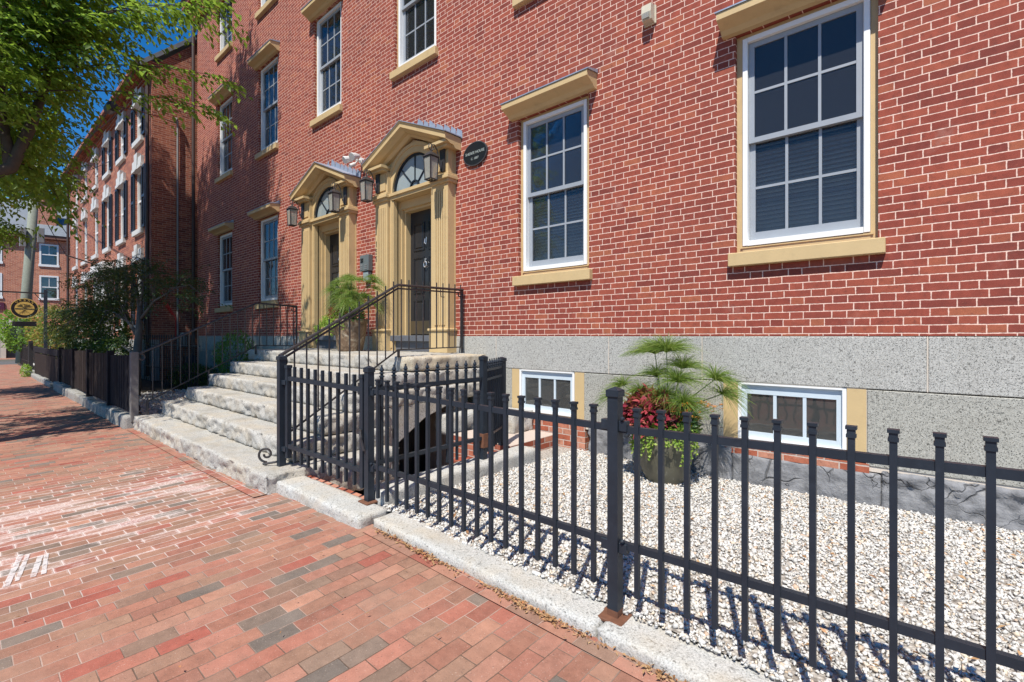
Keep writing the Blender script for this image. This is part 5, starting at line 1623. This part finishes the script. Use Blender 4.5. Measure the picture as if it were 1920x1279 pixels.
PB = Mat("bronze_green_pot"); _n = PB.noise(5, 4)
_cc = PB.mix(PB.noise(1.0, 4, vec=PB.vec(*(lambda q: (q[0] * 26, q[1] * 26, q[2] * 2.2))(PB.xyz()))).ramp(.6, .78) * .55, PB.colors(_n, [(0.3, (0.085, 0.08, 0.055)), (0.7, (0.15, 0.14, 0.10))]), (0.5, 0.48, 0.42))
m_pot = PB.set(_cc, 0.4, bump=PB.noise(40, 3), bdist=.002, bstr=.4)
PC = (-1.90, -.50)
pz = -.165
pot = thing("glazed_pot", (PC[0], PC[1], pz), "round bronze-green glazed pot on the white gravel, overflowing with plants", "flower pot")
MB().lathe([(.17, 0), (.185, .02), (.19, .045), (.215, .08), (.25, .2), (.276, .34), (.286, .44), (.284, .47), (.298, .485), (.302, .51), (.298, .53), (.27, .535), (.262, .47), (.26, .44)], (PC[0], PC[1], pz), 40).build("body", m_pot, pot, True)
pot_soil(pot, PC, .262, pz + .46)
RP = Mat("brown_glazed_pot"); _n = RP.noise(7, 5, .65, dist=1.2)
m_pot2 = RP.set(RP.colors(_n, [(0.3, (0.07, 0.04, 0.022)), (0.5, (0.19, 0.12, 0.07)), (0.6, (0.30, 0.23, 0.15)), (0.68, (0.45, 0.40, 0.32))]), 0.55, bump=_n, bdist=.01, bstr=.5)
QC = (-7.40, -.62)
qz = .982
pot2 = thing("brown_planter", (QC[0], QC[1], qz), "brown marbled planter on the landing between the two doorways", "flower pot")
MB().lathe([(.20, 0), (.205, .02), (.225, .12), (.25, .3), (.265, .42), (.27, .46), (.295, .49), (.31, .515), (.305, .54), (.28, .545), (.26, .5), (.255, .46)], (QC[0], QC[1], qz), 36).build("body", m_pot2, pot2, True)
pot_soil(pot2, QC, .258, qz + .48)


def papyrus(name, label, tops, base, mat_s, mat_l, nr, ln, droop):
    r = thing(name, base, label, "papyrus")
    st = MB(); vs, fs = [], []
    for (tp, k) in tops:
        b = Vector(base) + Vector((random.uniform(-.06, .06), random.uniform(-.06, .06), 0))
        t = Vector(tp)
        mid = b.lerp(t, .5) + Vector(((t.x - b.x) * -.12, (t.y - b.y) * -.12, .05))
        st.tube([b, mid, t], [.007, .006, .004], 5, False)
        ax = (t - mid).normalized()
        for _ in range(int(nr * k)):
            u = Vector(unit(1)[0]); u.z = u.z * .75 + .35
            u = (u + ax * .55).normalized()
            l = ln * k ** .5 * random.uniform(.65, 1.15)
            sd = u.cross(Vector((random.uniform(-1, 1), random.uniform(-1, 1), random.uniform(-.3, .3)))).normalized()
            o = len(vs)
            for i in range(5):
                s = i / 4
                p = t + u * l * s - Vector((0, 0, 1)) * droop * l * s * s
                w_ = .0024 * (1 - .6 * s)
                vs += [p - sd * w_, p + sd * w_]
            for i in range(4): fs.append((o + 2 * i, o + 2 * i + 1, o + 2 * i + 3, o + 2 * i + 2))
    st.build("stem", mat_s, r)
    link("tuft", fast_mesh("tuft", np.array([list(v) for v in vs]), np.array(fs)), mat_l, r)
    return r


m_pap = leaf_mat("papyrus_green", [(0, (0.10, 0.17, 0.025)), (0.6, (0.17, 0.27, 0.05)), (1, (0.30, 0.36, 0.10))], .3)
m_pap2 = plain("papyrus_stem", (0.07, 0.13, 0.03), 0.5)
b0 = (PC[0], PC[1] + .05, pz + .47)
tops = [((-2.02, -.45, 1.06), 1.3), ((-1.88, -.5, 1.08), 1.4), ((-1.76, -.42, .92), 1.0), ((-1.75, -.55, .80), 1.0), ((-1.98, -.5, .84), .8), ((-2.38, -.42, .72), .55), ((-2.45, -.5, .60), .5),
        ((-1.44, -.45, .84), .8), ((-1.40, -.36, .70), .6), ((-1.87, -.58, .66), .8), ((-1.68, -.60, .62), .8), ((-2.1, -.6, .7), .5)]
papyrus("papyrus_plant", "tall papyrus with feathery green umbrella heads in the pot on the gravel", tops, b0, m_pap2, m_pap, 360, .33, .5)
b1 = (QC[0], QC[1] + .02, qz + .5)
tops = [((QC[0] + random.uniform(-.36, .42), QC[1] + random.uniform(-.3, .25), qz + random.uniform(.74, 1.26)), random.uniform(.7, 1.1)) for _ in range(40)]
papyrus("papyrus_plant", "bushy papyrus tuft in the brown planter between the doorways", tops, b1, m_pap2, m_pap, 150, .27, .75)


def mound(name, label, c, rad, n, L, W, mat, cat, trail=0, group=None):
    r = thing(name, c, label, cat, group)
    u = unit(n); u[:, 2] = np.abs(u[:, 2])
    P = np.array(c) + u * np.array(rad) * rng.uniform(.72, 1.08, (n, 1))
    lump = np.array([noise.noise(Vector(p) * 9) for p in P]); P += u * (lump * .05)[:, None]
    D = u * .8 + unit(n) * .6 - np.array([0, 0, .15])
    Nn = u + unit(n) * .45 + np.array([0, 0, .3])
    Ps, Ds, Ns = [P], [D], [Nn]
    st = MB()
    for _ in range(14):
        q = P[rng.integers(n)]; st.tube([c, Vector(c).lerp(Vector(q), .5) + Vector((0, 0, .03)), q], [.006, .005, .003], 4, False)
    for _ in range(trail):
        a = random.uniform(R(180), R(360)); rr_ = rad[0] * random.uniform(.9, 1.02); l = random.uniform(.06, .30)
        base = Vector((c[0] + rr_ * math.cos(a), c[1] + rr_ * math.sin(a), c[2] + .03))
        pts = [base, base + Vector((math.cos(a) * .035, math.sin(a) * .035, -.02)), base + Vector((math.cos(a) * .03, math.sin(a) * .03, -l))]
        st.tube(pts, .002, 4, False)
        k = int(l * 110) + 4
        t = rng.uniform(0, 1, k)
        q = np.array([list(pts[1].lerp(pts[2], x)) for x in t]) + rng.normal(0, .008, (k, 3))
        Ps.append(q); Ds.append(unit(k) + np.array([math.cos(a) * .5, math.sin(a) * .5, -.3])); Ns.append(unit(k) * .5 + np.array([math.cos(a), math.sin(a), .4]))
    P, D, Nn = np.concatenate(Ps), np.concatenate(Ds), np.concatenate(Ns); k = len(P)
    leaves_obj("foliage", P, D, Nn, L * rng.uniform(.6, 1.25, k), W * rng.uniform(.6, 1.25, k), mat, r)
    st.build("stem", m_pap2, r)
    return r


m_coleus = leaf_mat("coleus_leaf", [(0, (0.10, 0.008, 0.02)), (0.5, (0.27, 0.022, 0.05)), (0.85, (0.45, 0.06, 0.09)), (1, (0.5, 0.16, 0.12))], .3)
m_bronze = leaf_mat("bronze_leaf", [(0, (0.30, 0.03, 0.03)), (0.5, (0.33, 0.10, 0.04)), (0.8, (0.25, 0.16, 0.05)), (1, (0.15, 0.2, 0.04))], .3)
m_dkleaf = leaf_mat("dark_glossy_leaf", [(0, (0.02, 0.05, 0.015)), (0.8, (0.06, 0.13, 0.03)), (1, (0.14, 0.2, 0.04))], .25, .3)
m_orange = leaf_mat("orange_flower", [(0, (0.55, 0.12, 0.02)), (0.7, (0.7, 0.22, 0.04)), (1, (0.75, 0.45, 0.05))], .3)
m_yellow = leaf_mat("yellow_flower", [(0, (0.75, 0.52, 0.02)), (1, (0.8, 0.62, 0.05))], .3)
mound("coleus_plant", "crimson coleus with crinkled leaves at the front of the pot on the gravel", (PC[0] - .10, PC[1] - .14, pz + .50), (.25, .17, .35), 900, .09, .05, m_coleus, "coleus")
mound("bronze_foliage", "bronze-red foliage plant at the left back of the pot on the gravel", (PC[0] - .24, PC[1] + .0, pz + .56), (.14, .14, .30), 330, .07, .03, m_bronze, "foliage plant")
mound("trailing_plant", "lime-green trailing plant spilling over the rim of the pot on the gravel", (PC[0] + .03, PC[1] - .04, pz + .49), (.285, .285, .14), 1500, .030, .024, m_lime, "trailing plant", trail=26)
mound("glossy_foliage", "dark glossy foliage at the right of the pot on the gravel", (PC[0] + .16, PC[1] - .03, pz + .52), (.17, .17, .22), 420, .06, .03, m_dkleaf, "foliage plant")
mound("coleus_plant", "dark red coleus at the left of the brown planter on the landing", (QC[0] - .15, QC[1] - .1, qz + .54), (.17, .17, .24), 300, .08, .045, m_coleus, "coleus")
mound("trailing_plant", "lime-green mound spilling left over the brown planter on the landing", (QC[0] - .17, QC[1] - .14, qz + .42), (.32, .26, .22), 1700, .036, .028, m_lime, "trailing plant", trail=10)
mound("glossy_foliage", "dark glossy foliage at the right of the brown planter on the landing", (QC[0] + .1, QC[1] - .05, qz + .52), (.22, .2, .22), 520, .06, .032, m_dkleaf, "foliage plant")


def flowers(name, label, c, n, spread, mat, cat, reach=(0, 0, 0)):
    r = thing(name, c, label, cat)
    s = MB(); Ps, Ds = [], []
    for _ in range(n):
        t = random.random()
        tip = Vector(c) + Vector((random.uniform(-1, 1) * spread[0], random.uniform(-1, 1) * spread[1], random.uniform(.3, 1) * spread[2])) + Vector(reach) * t
        s.tube([c, Vector(c).lerp(tip, .5) + Vector((0, 0, .04)), tip], [.003, .0025, .0015], 4, False)
        for k in range(7):
            a = k * .9; Ps.append(tip + Vector((random.uniform(-.012, .012), random.uniform(-.012, .012), random.uniform(-.012, .012)))); Ds.append((math.cos(a), math.sin(a), .5))
    P = np.array([list(p) for p in Ps]); k = len(P)
    leaves_obj("flower", P, np.array(Ds), unit(k) * .4 + np.array([0, 0, 1]), .024 * rng.uniform(.7, 1.2, k), .012 * rng.uniform(.7, 1.2, k), mat, r)
    s.build("stem", m_pap2, r)


flowers("orange_flower_plant", "orange-flowered plant leaning right from the pot on the gravel", (PC[0] + .14, PC[1] - .08, pz + .52), 42, (.14, .12, .28), m_orange, "flowers", (.34, 0, .02))
flowers("yellow_flower_plant", "yellow flowers at the right rim of the pot on the gravel", (PC[0] + .2, PC[1] - .12, pz + .5), 9, (.12, .08, .13), m_yellow, "flowers")
flowers("orange_flower_plant", "orange flowers among the grasses of the brown planter on the landing", (QC[0] + .06, QC[1], qz + .55), 26, (.26, .16, .3), m_orange, "flowers")
flowers("yellow_flower_plant", "small yellow flowers at the left of the brown planter on the landing", (QC[0] - .3, QC[1] - .15, qz + .55), 12, (.15, .1, .14), m_yellow, "flowers")
# bare stone ball half hidden behind the coleus
tag(MB().lathe([(.002, -.1), (.06, -.08), (.095, -.03), (.1, 0), (.095, .03), (.06, .08), (.002, .1)], (-2.02, -.24, .62), 20).build("pale_globe", m_stonewhite, None, True), "pale round ornament half hidden behind the red coleus", "ornament")
